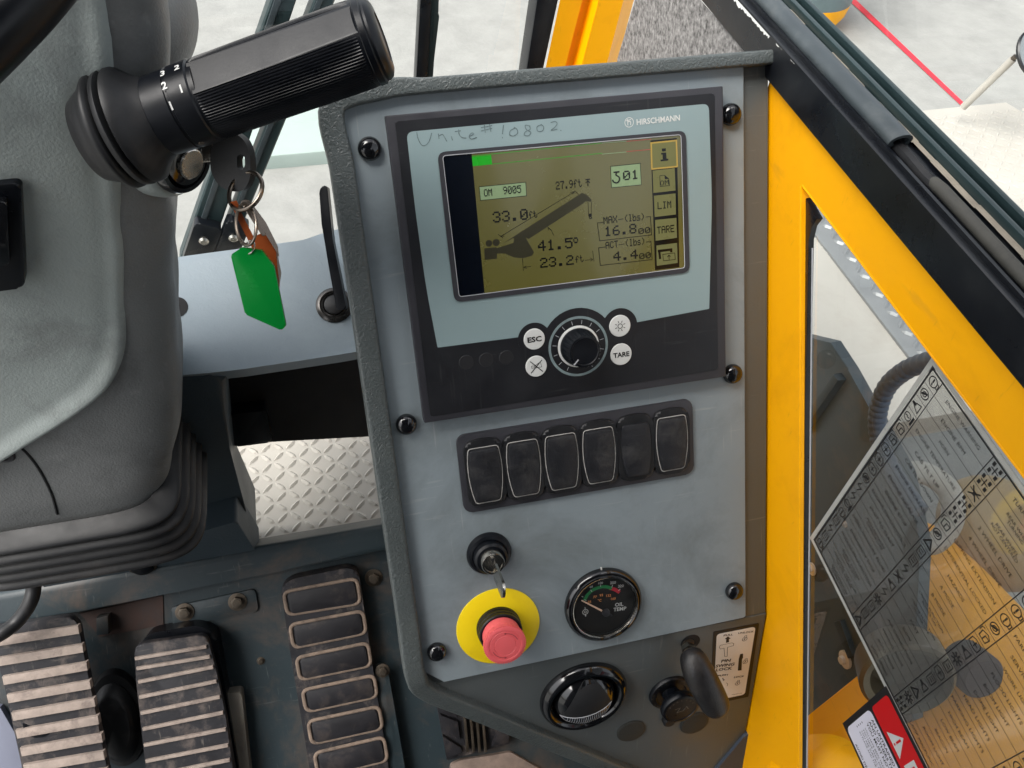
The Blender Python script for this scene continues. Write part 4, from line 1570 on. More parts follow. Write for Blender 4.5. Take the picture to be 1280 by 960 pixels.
# buttons
for nm, px, py in ECS:
    c = on(FR, px, py, .0016)
    r = rloc(FR, px, py, 13.2, .0016)
    b = B(FR)
    b.lathe([(r, 0.0), (r, 0.0012), (r - .0005, 0.0017), (0, 0.0019)], lift(FR, c.x, c.y), n=36)
    bt = b.done('button', 'white_print', dsp)
    b = B(FR)
    hz = Vector((1, 0))
    zt_ = .0021
    if nm == 'ESC':
        b.text('ESC', c - Vector((0, .0024)), hz, .0048, zt_, length=.0135, bold=.035, center=True)
    elif nm == 'TARE':
        b.text('TARE', c - Vector((0, .0024)), hz, .0046, zt_, length=.0160, bold=.03, center=True)
    elif nm == 'sun':
        b.stroke(circ(c, .0022, 24), .0006, zt_, closed=True)
        for k in range(8):
            a = R_(45 * k + 20)
            d = Vector((math.cos(a), math.sin(a)))
            b.stroke([c + d * .0036, c + d * .0052], .0006, zt_)
    else:
        b.stroke([c + Vector((-.0055, -.0055)), c + Vector((.0055, .0055))], .0008, zt_)
        b.stroke([c + Vector((-.0055, .0055)), c + Vector((.0055, -.0055))], .0008, zt_ + 2e-5)
        b.stroke([c + Vector((-.0048, .001)), c + Vector((-.002, .001)), c + Vector((-.002, -.001)), c + Vector((-.0048, -.001))], .0004, zt_, closed=True)
        b.stroke([c + Vector((-.001, .0012)), c + Vector((.004, .004)), c + Vector((.005, -.001)), c + Vector((-.001, -.0012))], .0004, zt_, closed=True)
    b.done('symbol', 'black_print', bt, smooth=0)
# rotary knob
kc = on(FR, KN[0], KN[1] + 2, .0011)
FKr = lift(FR, kc.x, kc.y, .0010)
s = rloc(FR, KN[0], KN[1], 1.0)
b = B(FKr)
b.stroke(circ((0, 0), 35.5 * s, 64), 3.0 * s, .0002, closed=True)
ring = b.done('dial_ring', 'grey_print', dsp, smooth=0)
b = B(FKr)
for k in range(14):
    a = R_(-60 + k * 300 / 13)
    d = Vector((math.cos(a), math.sin(a)))
    b.stroke([d * 27.5 * s, d * 32 * s], .0005, .0002)
b.done('tick_marks', 'silver_print', ring, smooth=0)
b = B(FKr)
b.lathe([(25.5 * s, 0), (25.5 * s, .0008), (24.5 * s, .0012), (20 * s, .0012)], n=48)
b.done('knob_skirt', 'white_print', dsp)
b = B(FKr)
nseg = 96
prof = [(23.0, .0006), (22.6, .0050), (20.5, .0075), (19.6, .0195), (18.6, .0208), (16.5, .0212), (15.8, .0206), (0, .0206)]
vs, fs = [], []
for k, (r, z) in enumerate(prof):
    for i in range(nseg):
        a = 2 * math.pi * i / nseg
        rr_ = r * s * (1 + (0.022 * (1 if (i // 2) % 2 else -1) if k in (2, 3) else 0))
        vs.append((rr_ * math.cos(a), rr_ * math.sin(a), z))
for k in range(len(prof) - 1):
    for i in range(nseg):
        j = (i + 1) % nseg
        fs.append((k * nseg + i, k * nseg + j, (k + 1) * nseg + j, (k + 1) * nseg + i))
b.add(vs, fs)
kn = b.done('knob', 'black_plastic', dsp)
b = B(FKr)
b.box(12 * s, 20 * s, -.0005, .0005, .0195, .0214, 0, fr=FKr @ Matrix.Rotation(R_(225), 4, 'Z'))
b.done('knob_pointer', 'silver_print', kn)
mat('lamp_dark', rgb(38, 38, 40), 0.3, var=0.1)
for px in (583, 608, 633):
    c = on(FR, px, 453 - (px - 583) * .12, .0004)
    B(FR).lathe([(.0068, .0003), (.0066, .0005), (0, .0005)], lift(FR, c.x, c.y), n=28).done('lamp_window', 'lamp_dark', dsp)
# ================================================================== steering column
colm = thing('steering_column', 'grey moulded steering column housing with stalk, ignition lock and black bellows', 'steering column', (-0.37, 0.02, 1.0))
KEYS = [(1.13, -.280, -.070, .085), (1.208, -.266, -.066, .085), (1.2686, -.2537, -.060, .085), (1.35, -.238, -.057, .085), (1.439, -.2195, -.056, .085), (1.524, -.198, -.056, .080), (1.60, -.178, -.060, .070), (1.684, -.158, -.062, .055), (1.75, -.150, -.058, .04), (1.80, -.16, -.045, .02)]
CXC = -0.375


def lerp_keys(z):
    if z <= KEYS[0][0]:
        return KEYS[0][1:]
    for a, c in zip(KEYS, KEYS[1:]):
        if z <= c[0]:
            t = (z - a[0]) / (c[0] - a[0])
            t = t * t * (3 - 2 * t) * .5 + t * .5
            return tuple(a[i] + (c[i] - a[i]) * t for i in (1, 2, 3))
    return KEYS[-1][1:]


FQ = upright(-0.060)
RID = [on(FQ, *p) for p in [(146, -60), (149, 20), (153, 100), (158, 180), (162, 250), (165, 330), (165, 400), (162, 448), (142, 488), (100, 520), (50, 550), (0, 580), (-60, 612), (-200, 650)]]


def ridge_z(x):
    pts = sorted(RID, key=lambda p: p.x)
    if x <= pts[0].x:
        return pts[0].y
    for a, c in zip(pts, pts[1:]):
        if x <= c.x:
            return a.y + (c.y - a.y) * (x - a.x) / max(1e-6, c.x - a.x)
    return 9.9


def sstep(a, c, x):
    t = max(0, min(1, (x - a) / (c - a)))
    return t * t * (3 - 2 * t)


def col_point(z, u):
    """u in 0..1 round the section, starting at the back left corner"""
    xr_, yf, yb_ = lerp_keys(z)
    xr_ += 0.012 + 0.022 * sstep(1.15, 1.30, z) - 0.004 * sstep(1.5, 1.6, z)
    hw, hd = xr_ - CXC, (yb_ - yf) / 2
    cy = (yb_ + yf) / 2
    a = 2 * math.pi * u
    c, s = math.cos(a), math.sin(a)
    e = 2.0 / 4.4
    x = CXC + hw * math.copysign(abs(c) ** e, c)
    y = cy + hd * math.copysign(abs(s) ** e, s)
    # soft vertical flutes of the moulding on the right face
    if x > xr_ - .02:
        x -= 0.004 * math.exp(-((y - .01) / .012) ** 2) * sstep(1.25, 1.4, z)
    return Vector((x, y, z))


nu, nz = 300, 170
vs, fs = [], []
z0, z1 = 1.155, 1.80
for k in range(nz):
    z = z0 + (z1 - z0) * k / (nz - 1)
    for i in range(nu):
        vs.append(col_point(z, (i + .5) / nu))
for k in range(nz - 1):
    for i in range(nu):
        j = (i + 1) % nu
        fs.append((k * nu + i, k * nu + j, (k + 1) * nu + j, (k + 1) * nu + i))
fs.append([(nz - 1) * nu + i for i in range(nu)])
b = B()
b.add(vs, fs)
b.done('shell', 'shroud_plastic', colm, smooth=60)  # shell darker than the cover: shading and dirt put into its colour


def front_y(x, z):
    xr_, yf, yb_ = lerp_keys(z)
    hw, hd = xr_ - CXC, (yb_ - yf) / 2
    c = min(1.0, abs((x - CXC) / hw))
    return (yb_ + yf) / 2 - hd * (1 - c ** 6.5) ** (1 / 6.5)


# front cover with a rolled lower edge
path = spline([Vector((p.x, p.y)) for p in RID], 14)
nj = 44
vs, fs = [], []
for i, p in enumerate(path):
    t = i / (len(path) - 1)
    q = Vector((-.30, 1.84)).lerp(Vector((-.60, 1.50)), t)
    ln = (q - p).length
    for j in range(nj):
        s = (j / (nj - 1)) ** 1.8
        w = p.lerp(q, s)
        d = s * ln
        off = -0.020 + 0.028 * sstep(0, .007, d) ** .6 - 0.005 * sstep(.008, .026, d) - 0.0015 * math.exp(-((d - .06) / .03) ** 2)
        vs.append(Vector((w.x, front_y(w.x, w.y) - off, w.y)))
for i in range(len(path) - 1):
    for j in range(nj - 1):
        fs.append((i * nj + j, i * nj + j + 1, (i + 1) * nj + j + 1, (i + 1) * nj + j))
b = B()
b.add(vs, fs)
b.done('front_cover', 'column_plastic', colm, smooth=80)
# seam and screw low on the shroud


def shell_y(x, z):
    xr_, yf, yb_ = lerp_keys(z)
    xr_ += 0.012 + 0.022 * sstep(1.15, 1.30, z) - 0.004 * sstep(1.5, 1.6, z)
    hw, hd = xr_ - CXC, (yb_ - yf) / 2
    c = min(1.0, abs((x - CXC) / hw))
    return (yb_ + yf) / 2 - hd * (1 - c ** 4.4) ** (1 / 4.4)


FQ2 = upright(-0.064)
sp_pts = spline([on(FQ2, *p) for p in [(-40, 552), (0, 556), (22, 563), (42, 582), (64, 616), (72, 640)]], 5)
B().tube([(p.x, shell_y(p.x, p.y) + .0003, p.y) for p in sp_pts], 0.0016, 6).done('seam', 'void', colm)
p = on(FQ2, 6, 575)
fs_ = frame((p.x, shell_y(p.x, p.y), p.y), (1, 0, 0), (0, 0, 1))
B(fs_).lathe([(0.0085, -.001), (0.0085, 0.001), (0.007, 0.0025), (0.003, 0.003), (0.0028, 0.002), (0, 0.002)], n=24).done('screw', 'bezel', colm)
# bellows
b = B()
nu = 120
prof = []
zt_, zb_ = 1.190, 1.088
nr = 64
vs, fs = [], []
for k in range(nr + 1):
    t = k / nr
    z = zt_ - (zt_ - zb_) * t
    w = abs(math.sin(t * math.pi * 6.0)) ** 0.75
    grow = 0.006 + 0.012 * w - 0.025 * sstep(.75, 1.0, t) + 0.012 * sstep(0, .15, t)
    for i in range(nu):
        a = 2 * math.pi * i / nu
        c, s = math.cos(a), math.sin(a)
        e = 2.0 / 5.5
        hw, hd = .100 + grow, .080 + grow
        vs.append(Vector((-0.370 + hw * math.copysign(abs(c) ** e, c) + .012 * t, 0.012 + hd * math.copysign(abs(s) ** e, s), z + .034 * sstep(-.7, 1, s) * (1 - t))))
for k in range(nr):
    for i in range(nu):
        j = (i + 1) % nu
        fs.append((k * nu + j, k * nu + i, (k + 1) * nu + i, (k + 1) * nu + j))
b.add(vs, fs)
b.done('bellows', 'rubber', colm, smooth=80)
# dome of the head behind the stalk
dc = at_depth(165, 12, .70)
b = B()
bm = bmesh.new()
bmesh.ops.create_uvsphere(bm, u_segments=48, v_segments=28, radius=1)
for v in bm.verts:
    v.co = Vector((v.co.x * .052, v.co.y * .075, v.co.z * .06))
b.add_bm(bm, Matrix.Translation(dc))
b.done('head_cover', 'shroud_plastic', colm, smooth=80)
# rocker switch on the left
FRK = frame((0, -0.0665, 1.5), (1, 0, 0), (0, 0.02, 1))
b = B(FRK)
b.prism(rounded(ons(FRK, [(-60, 236), (26, 229), (31, 360), (-60, 372)], .004), .006), -0.01, 0.004, 0.0025, 3)
rk = b.done('switch_frame', 'black_plastic', colm)
b = B(FRK)
b.prism(rounded(ons(FRK, [(-60, 254), (9, 250), (13, 330), (-60, 340)], .008), .004), 0.003, 0.010, 0.003, 3)
b.done('rocker', 'black_gloss', rk)
# ---- stalk
A0, A1 = at_depth(125, 172, .575), at_depth(474, 48, .562)
az = (A1 - A0)
LEN = az.length
az.normalize()
tocam = (CAM - (A0 + A1) / 2).normalized()
tx = (tocam - az * tocam.dot(az)).normalized()
FSK = frame(A0, tx, az.cross(tx))
u = LEN / 372.6          # metres per pixel along the axis
b = B(FSK)
b.lathe([(r * u, s * u) for s, r in [(-10, 52), (6, 60), (14, 66), (19, 71), (24, 71), (28, 63), (32, 71), (38, 72), (42, 64), (46, 72), (53, 71), (59, 64), (67, 56), (77, 50), (86, 47), (90, 45)]], n=64)
bt = b.done('boot', 'rubber', colm, smooth=70)
stk = bt
b = B(FSK)
b.lathe([(s_[1] * u, s_[0] * u) for s_ in [(80, 40), (80.5, 47), (83, 49), (112, 50), (113, 48.5), (116, 48.5), (117, 50.5), (142, 51), (144, 49), (150, 49)]], n=64)
stalk = b.done('stalk', 'black_plastic', colm)
b = B(FSK)
ng = 360
R0 = 49.5
vs, fs = [], []
lens = [146, 148, 152, 200, 260, 300, 340, 352, 356]
for k, s in enumerate(lens):
    for i in range(ng):
        a = 360.0 * i / ng - 180
        # smooth flat band on the upper side that faces the camera, ribs elsewhere
        lo, hi = -62, -12
        r = R0 + (2.2 * (s - 146) / 210)
        mid = (lo + hi) / 2
        if lo <= a <= hi:
            r = r * math.cos(R_((hi - lo) / 2)) / math.cos(R_(a - mid)) + 0.4
            r = min(r + .9, R0 + 2)
        else:
            if 1 < k < len(lens) - 2:
                r += 0.75 * (1 if (i // 2) % 2 else -0.75)
        vs.append(((r * u) * math.cos(R_(a)), (r * u) * math.sin(R_(a)), s * u))
for k in range(len(lens) - 1):
    for i in range(ng):
        j = (i + 1) % ng
        fs.append((k * ng + i, k * ng + j, (k + 1) * ng + j, (k + 1) * ng + i))
b.add(vs, fs)
b.done('grip', 'black_plastic', stalk, smooth=30)
b = B(FSK)
b.lathe([(r * u, s * u) for s, r in [(352, 46), (354, 50.5), (357, 52.5), (364, 52), (366, 49), (369, 49.5), (374, 46.5), (377, 40), (378, 30), (376.5, 29), (376, 0)]], n=64)
b.done('end_cap', 'black_plastic', stalk)
b = B()
for ch, s, a in (('3', 117.5, -58), ('2', 117.5, -36), ('1', 117.5, -8), ('1', 136, -24), ('2', 136, -60)):
    ca, sa = math.cos(R_(a)), math.sin(R_(a))
    o = FSK @ Vector((51.0 * u * ca, 51.0 * u * sa, (s - 1) * u))
    nrm = FSK.to_3x3() @ Vector((ca, sa, 0))
    fr = frame(o, FSK.to_3x3() @ Vector((0, 0, 1)), nrm.cross(FSK.to_3x3() @ Vector((0, 0, 1))))
    b.text(ch, (0, -5 * u), (1, 0), 9.5 * u, 0.0002, fr=fr, bold=0.03, center=True)
b.done('numerals', 'white_print', stalk, smooth=0)
b = B(FSK)
b.lathe([(4 * u, 0), (3.5 * u, 1.2 * u), (0, 1.3 * u)], FSK @ Matrix.Rotation(R_(62), 4, 'Z') @ Matrix.Translation((50 * u, 0, 122 * u)) @ Matrix.Rotation(R_(90), 4, 'Y'), n=16)
b.done('screw', 'steel', stalk)

# ---- ignition lock
ax = cam_dir((0.78, 0.10, -0.55)).normalized()
IC = at_depth(222, 198, .64)
FI = frame(IC, ax.cross(Vector((0, 0, 1))), Vector((0, 0, 1)))
if (FI.to_3x3() @ Vector((0, 0, 1))).dot(ax) < 0:
    FI = frame(IC, Vector((0, 0, 1)).cross(ax), Vector((0, 0, 1)))
b = B(FI)
b.lathe([(0.040, -0.05), (0.036, -0.02), (0.033, -0.006), (0.030, 0.0), (0.026, 0.002), (0.0, 0.002)], n=48)
b.done('lock_boss', 'column_plastic', colm, smooth=60)
b = B(FI)
b.lathe([(0.0262, -0.002), (0.0262, 0.006), (0.024, 0.010), (0.0205, 0.010), (0.0195, 0.007), (0.0175, 0.011), (0.013, 0.012), (0.0, 0.012)], n=44)
ig = b.done('ignition_lock', 'black_gloss', colm)
b = B(FI)
b.lathe([(0.0118, 0.011), (0.0118, 0.0145), (0.0108, 0.0155), (0.0, 0.0155)], n=36)
b.done('lock_face', 'chrome', ig)

# ---- ignition key
kd = .612
FKH = frame(at_depth(295, 205, kd), cam_dir((1, 0, -0.25)), cam_dir((0, -1, -0.35)))


def z1p(pts, fr=FKH, n=0.0):
    return [on(fr, a * .390625, c * .390625, n) for a, c in pts]


def ring_prism(bb, outer, inner, z0, z1, fr):
    n = len(outer)
    vs = [(p.x, p.y, z1) for p in outer] + [(p.x, p.y, z1) for p in inner] + [(p.x, p.y, z0) for p in outer] + [(p.x, p.y, z0) for p in inner]
    fs = []
    for i in range(n):
        j = (i + 1) % n
        fs += [(i, j, n + j, n + i), (2 * n + j, 2 * n + i, 3 * n + i, 3 * n + j), (2 * n + i, 2 * n + j, j, i), (n + i, n + j, 3 * n + j, 3 * n + i)]
    bb.add(vs, fs, fr)


def resample(pts, c, n=48):
    """polygon radii about c at equal angles"""
    out = []
    for i in range(n):
        a = 2 * math.pi * i / n
        d = Vector((math.cos(a), math.sin(a)))
        best = None
        for p, q in zip(pts, pts[1:] + pts[:1]):
            e = q - p
            den = d.x * e.y - d.y * e.x
            if abs(den) < 1e-12:
                continue
            w = p - c
            t = (w.x * e.y - w.y * e.x) / den
            s = (w.x * d.y - w.y * d.x) / den
            if t > 0 and -1e-6 <= s <= 1 + 1e-6 and (best is None or t > best):
                best = t
        out.append(c + d * (best or 0))
    return out


kroot = thing('ignition_key', 'black headed ignition key in the steering column lock', 'key', at_depth(262, 195, .62))
oc = rounded(z1p([(680, 480), (700, 430), (745, 418), (790, 445), (808, 500), (808, 570), (790, 607), (755, 614), (710, 598), (680, 550)]), .006)
ic = rounded(z1p([(764, 500), (776, 490), (790, 500), (791, 530), (780, 546), (766, 538)]), .002)
cc = sum(ic, Vector((0, 0))) / len(ic)
b = B(FKH)
ring_prism(b, resample(oc, cc), resample(ic, cc), -.005, .003, FKH)
b.done('head', 'rubber', kroot, smooth=50)
b = B(FKH)
b.prism(z1p([(640, 468), (700, 455), (705, 515), (645, 520)]), -.0035, -.0012, .0004, 1)
b.done('blade', 'chrome', kroot)

# ---- bunch of keys and tags
bun = thing('key_ring', 'bunch of split rings and tags hanging from the ignition key', 'key ring', at_depth(310, 330, .61))


def zq(a, c):
    return 200 + a * .29155, 150 + c * .29155


def ring_path(c, rx, ry, ang, fr, wob=0.0, n=44, turns=1.0):
    out = []
    for i in range(n):
        a = 2 * math.pi * i / n
        x, y = rx * math.cos(a), ry * math.sin(a)
        ca, sa = math.cos(ang), math.sin(ang)
        out.append(fr @ Vector((c.x + x * ca - y * sa, c.y + x * sa + y * ca, wob * math.cos(a + .6))))
    return out


FB3 = frame(at_depth(310, 260, .606), cam_dir((1, 0, 0)), cam_dir((0, -1, 0)))
pxm = .606 / FPX
c = on(FB3, *zq(368, 306))
for k, dz in enumerate((0, .0016)):
    p = ring_path(c, 25 * pxm, 25.5 * pxm, 0, FB3 @ Matrix.Translation((0, 0, dz)), 0.010)
    B().tube(p, 0.0014, 10, closed=True).done('split_ring', 'ring_metal', bun)
c = on(FB3, *zq(374, 452))
for k, dz in enumerate((0, .0015)):
    p = ring_path(c, 15 * pxm, 27 * pxm, R_(12), FB3 @ Matrix.Translation((.0006 * k, 0, dz + .003)), 0.006)
    B().tube(p, 0.0012, 10, closed=True).done('split_ring', 'ring_metal', bun)
c = on(FB3, *zq(384, 545))
B().tube(ring_path(c, 8 * pxm, 9 * pxm, 0, FB3, .004), 0.0006, 8, closed=True).done('small_ring', 'chrome', bun)
FTG = frame(at_depth(325, 360, .612), cam_dir((1, 0, .12)), cam_dir((0, -1, -.3)))
b = B(FTG)
tg = [zq(*q) for q in [(304, 578), (352, 545), (436, 556), (490, 628), (541, 882), (521, 901), (366, 832)]]
b.prism(rounded(ons(FTG, tg), .0012), -0.003, 0.001, 0.0020, 2)
b.done('green_tag', 'green_tag', bun, label='flat green plastic tag')
FO2 = frame(at_depth(335, 310, .622), cam_dir((1, 0, .3)), cam_dir((0, -1, -.3)))
b = B(FO2)
b.prism(ons(FO2, [zq(*q) for q in [(300, 352), (330, 345), (350, 400), (400, 500), (450, 480), (500, 540), (516, 650), (512, 735), (490, 690), (400, 560), (330, 420)]]), -0.0008, 0.0, 0.0002, 1)
b.done('orange_tag', 'orange_tag', bun)
FO3 = frame(at_depth(335, 310, .618), cam_dir((1, 0, .5)), cam_dir((0, -1, -.2)))
for q, off in (([(345, 350), (362, 340), (385, 345), (455, 440), (505, 540), (512, 590), (496, 560), (452, 490), (420, 450)], 0.0), ([(352, 370), (372, 362), (440, 470), (455, 492), (438, 500)], 0.0028), ([(498, 540), (508, 590), (522, 655), (514, 712), (506, 640)], -.001)):
    b = B(FO3)
    b.prism(rounded(ons(FO3, [zq(*p) for p in q]), .0015, 3), off - .0012, off, .0004, 1)
    b.done('flat_key', 'ring_metal', bun)
# steering wheel rim
swc = [at_depth(px, py, k) for px, py, k in ((-120, 150, .40), (-60, 92, .405), (-5, 38, .41), (40, -10, .415), (90, -75, .42), (130, -140, .43))]
B().tube(spline(swc, 8), 0.0165, 24).done('steering_wheel', 'black_plastic', label='dark steering wheel rim crossing the top left corner', category='steering wheel')
# black cable by the pedals
cp = [at_depth(px, py, k) for px, py, k in ((36, 700, .98), (42, 728, 1.0), (38, 752, 1.0), (22, 776, 1.0), (0, 793, .99), (-40, 812, .98))]
B().tube(spline(cp, 8), 0.0085, 14).done('cable', 'rubber', label='thick black cable curving down beside the left pedal', category='cable')
# ================================================================== pedals
def T3(px, py, q):
    return on(FT, px, py, q)


Z1 = .29158


def zp(a, c):
    return a * Z1, 680 + c * Z1


# wide left pedal
q = 0.085
brake = thing('brake_pedal', 'wide left pedal with broad pale worn ribs', 'pedal', FT @ Vector((-0.38, -0.18, 0.0)))
pad = [zp(*p) for p in [(-40, 360), (60, 345), (300, 310), (335, 345), (350, 430), (450, 920), (480, 1060), (120, 1060), (95, 960), (15, 590), (-15, 520)]]
b = B(FT)
b.prism(rounded(ons(FT, pad, q - .006), [0, 0, .012, .006, 0, 0, 0, 0, 0, 0, 0]), q - 0.02, q - 0.006, 0.003, 3)
b.done('pad', 'pedal_rubber', brake)
rl = [(-45, 445), (-20, 528), (15, 606), (35, 684), (55, 760), (73, 836), (92, 912), (105, 985), (122, 1055)]
rr_ = [(340, 386), (358, 466), (376, 543), (390, 622), (409, 698), (425, 774), (441, 851), (449, 926), (462, 1000)]
for (la, lc), (ra, rc) in zip(rl, rr_):
    b = B(FT)
    b.prism(ons(FT, [zp(la, lc), zp(ra, rc), zp(ra - 6, rc - 36), zp(la - 8, lc - 36)], q), q - .010, q, 0.0012, 2)
    b.done('rib', 'rib_pale', brake)
b = B(FT)
b.tube([tuple(T3(60, 900, 0)) + (0.0,), tuple(T3(60, 890, .05)) + (0.075,)], 0.02, 14)
b.done('arm', 'black_plastic', brake)
b = B(FT)
c = T3(140, 905, .02)
b.lathe([(.036, 0), (.034, .012), (.028, .014), (.029, .02), (.024, .03), (.020, .034), (0, .034)], lift(FT, c.x + .005, c.y, 0) @ Matrix.Diagonal((1, 1.9, 1, 1)), n=40)
b.done('boot', 'rubber', brake)

# narrow middle pedal
q = 0.055
acc = thing('accelerator_pedal', 'narrow middle pedal with thin pale ribs on black rubber', 'pedal', FT @ Vector((-0.28, -0.18, 0.0)))
pad = [(167.5, 806), (258, 793), (270, 838), (281, 890), (297, 985), (187, 1000), (181, 950), (170, 850)]
b = B(FT)
b.prism(rounded(ons(FT, pad, q - .004), [.012, .012, 0, 0, 0, 0, 0, 0]), q - .016, q - .004, .003, 3)
b.done('pad', 'pedal_rubber', acc)
L_ = [(405, 638), (410, 668), (415, 708), (418, 754), (422, 802), (428, 850), (432, 898), (437, 946), (444, 992)]
R__ = [(620, 602), (630, 632), (640, 663), (650, 706), (660, 753), (670, 800), (678, 850), (685, 898), (690, 942)]
for (la, lc), (ra, rc) in zip(L_, R__):
    b = B(FT)
    f = lambda a, c: (a * .4167, 560 + c * .4167)
    b.prism(ons(FT, [f(la, lc), f(ra, rc), f(ra - 2, rc - 9), f(la - 2, lc - 9)], q), q - .008, q, .0006, 2)
    b.done('rib', 'rib_pale', acc)
b = B(FT)
b.prism(rounded(ons(FT, [(178, 800), (190, 788), (250, 778), (272, 790), (300, 960), (300, 1010), (190, 1010)], .02), .012), 0.0, .03, .005, 3)
b.done('backplate', 'black_plastic', acc)
b = B(FT)
b.prism(rounded(ons(FT, [(272, 868), (302, 864), (312, 960), (318, 1000), (290, 1000)], .02), .006), 0.0, .022, .004, 2)
b.done('guide', mat('guide_metal', rgb(112, 108, 100), .6, var=.2, vscale=20, dirt=rgb(70, 60, 52), dirt_amt=.6), acc)

# right footrest with framed pads
q = 0.03
ft = thing('footrest', 'long footrest with framed black rubber pads left of the console', 'footrest', FT @ Vector((-0.13, -0.18, 0.0)))
f2 = lambda a, c: (260 + a * .3125, 680 + c * .3125)
b = B(FT)
b.prism(rounded(ons(FT, [f2(*p) for p in [(290, 175), (335, 140), (560, 95), (602, 112), (660, 500), (735, 980), (760, 1150), (450, 1150), (420, 980), (330, 440)]], q - .004), [.01, .01, .01, .01, 0, 0, 0, 0, 0, 0]), 0.0, q - .004, .005, 3)
b.done('base', 'pedal_rubber', ft)
cells = [[(315, 197), (583, 147), (597, 237), (330, 280)], [(340, 328), (608, 277), (620, 357), (354, 412)], [(366, 460), (628, 405), (640, 487), (380, 540)], [(390, 590), (652, 535), (664, 612), (405, 668)], [(412, 715), (672, 660), (686, 740), (427, 797)], [(438, 842), (692, 783), (706, 868), (453, 928)]]
cells.append([(463, 970), (715, 910), (728, 995), (478, 1052)])
for cl in cells:
    P = ons(FT, [f2(*p) for p in cl], q)
    ctr = sum(P, Vector((0, 0))) / 4
    b = B(FT)
    b.prism(rounded(P, .006), q - .006, q, .0015, 2)
    b.done('pad', mat('pad_black', rgb(22, 21, 26), .6, var=.35, vscale=40, bump=.2, bscale=300, dirt=rgb(96, 84, 76), dirt_amt=.4, dirt_scale=30), ft)
    rim = rounded([ctr + (p - ctr) + (p - ctr).normalized() * .0045 for p in P], .009)
    b = B(FT)
    b.tube([(p.x, p.y, q - .003) for p in rim], .0022, 8, closed=True, flatx=1.2)
    b.done('pad_frame', 'dust_rim', ft)

# rubber treads below the console
q = 0.02
tr = thing('step_tread', 'small worn rubber tread under the console\'s lower edge', 'tread', FT @ Vector((0.06, -0.2, 0)))
f3 = lambda a, c: (260 + a * .3125, 680 + c * .3125)
b = B(FT)
b.prism(ons(FT, [f3(*p) for p in [(912, 635), (1200, 700), (1210, 800), (958, 868)]], .012), 0.0, .012, .002)
b.done('base', 'pedal_rubber', tr)
for p in ([(918, 650), (990, 662), (1000, 695), (960, 690)], [(930, 685), (1000, 712), (1010, 785), (935, 745)], [(940, 770), (1012, 815), (1020, 835), (955, 862)], [(1112, 705), (1190, 720), (1150, 740)], [(1165, 745), (1205, 760), (1205, 795), (1135, 810)]):
    B(FT).prism(ons(FT, [f3(*k) for k in p], q), .010, q, .002).done('pad', 'pad_black', tr)
for k in range(4):
    x = 1020 + k * 24
    B(FT).prism(ons(FT, [f3(*p) for p in [(x, 660), (x + 9, 662), (x + 24, 830), (x + 14, 833)]], q), .010, q + .002, .001).done('rib', 'steel', tr)
dl = B(FT)
dl.prism(rounded(ons(FT, [f3(*p) for p in [(970, 880), (1010, 862), (1090, 850), (1210, 830), (1330, 900), (1330, 960), (960, 960)]], .004), .004), 0.0, .006, .002)
dl.done('mud_patch', mat('mud', rgb(128, 112, 102), .9, var=.35, vscale=40, bump=.6, bscale=90, dirt=rgb(70, 64, 62), dirt_amt=.6, dirt_scale=25), toe)
b = B(FT)
b.prism(ons(FT, [(-30, 880), (0, 884), (24, 925), (30, 985), (-30, 985)], .01), 0.0, .01, .002)
b.done('floor_mat', 'lavender', label='pale lavender grey mat at the lower left corner beside the wide pedal', category='mat')
# ------------------------------------------------------------------ outside, right of the cab
ZD = 0.90
FD = flat(ZD)
ya = on(FD, 1200, 133).y
xr = on(FD, 1264, 133).x
cr = on(FD, 1300, 158)
walk = thing('side_platform', 'white steel platform with tread plate outside the right window', 'platform', (1.0, 0.0, ZD - .05))
b = B(FD)
b.prism([(0.45, 0.06), (cr.x + .02, 0.06), (cr.x + .02, cr.y), (xr, ya), (0.45, ya)], -0.05, 0.0, 0.004)
b.done('top', 'deck_white', walk)
b = B(FD)
qd = ons(FD, [(1000, 268), (1062, 248), (1205, 436), (1152, 466)], 0.006)
b.prism(qd, 0.0, 0.006, 0.002)
strip = b.done('tread_strip', mat('tread_grey', rgb(138, 140, 140), 0.4, metal=0.3, var=0.1, vscale=20), walk)


def inside(x, y):
    p = Vector((x, y))
    s = 0
    for i in range(4):
        a, c = qd[i], qd[(i + 1) % 4]
        s += 1 if (c - a).x * (p - a).y - (c - a).y * (p - a).x > 0 else -1
    ctr_ = sum(qd, Vector((0, 0))) / 4
    return abs(s) == 4 and all(abs(((c - a).x * (p - a).y - (c - a).y * (p - a).x) / (c - a).length) > .012 for a, c in zip(qd, qd[1:] + qd[:1]))


b = B(FD)
studs(b, None, min(q.x for q in qd), max(q.x for q in qd), min(q.y for q in qd), max(q.y for q in qd), 0.026, 0.0145, 0.004, inside, z=0.0062)
b.done('tread', 'tread_grey', strip, smooth=0, kind='stuff')
b = B(FD)
studs(b, None, 0.9, 1.9, on(FD, 1200, 300).y, ya - .02, 0.022, 0.010, 0.0014, z=0.0002)
b.done('tread', 'deck_white', walk, smooth=0, kind='stuff')

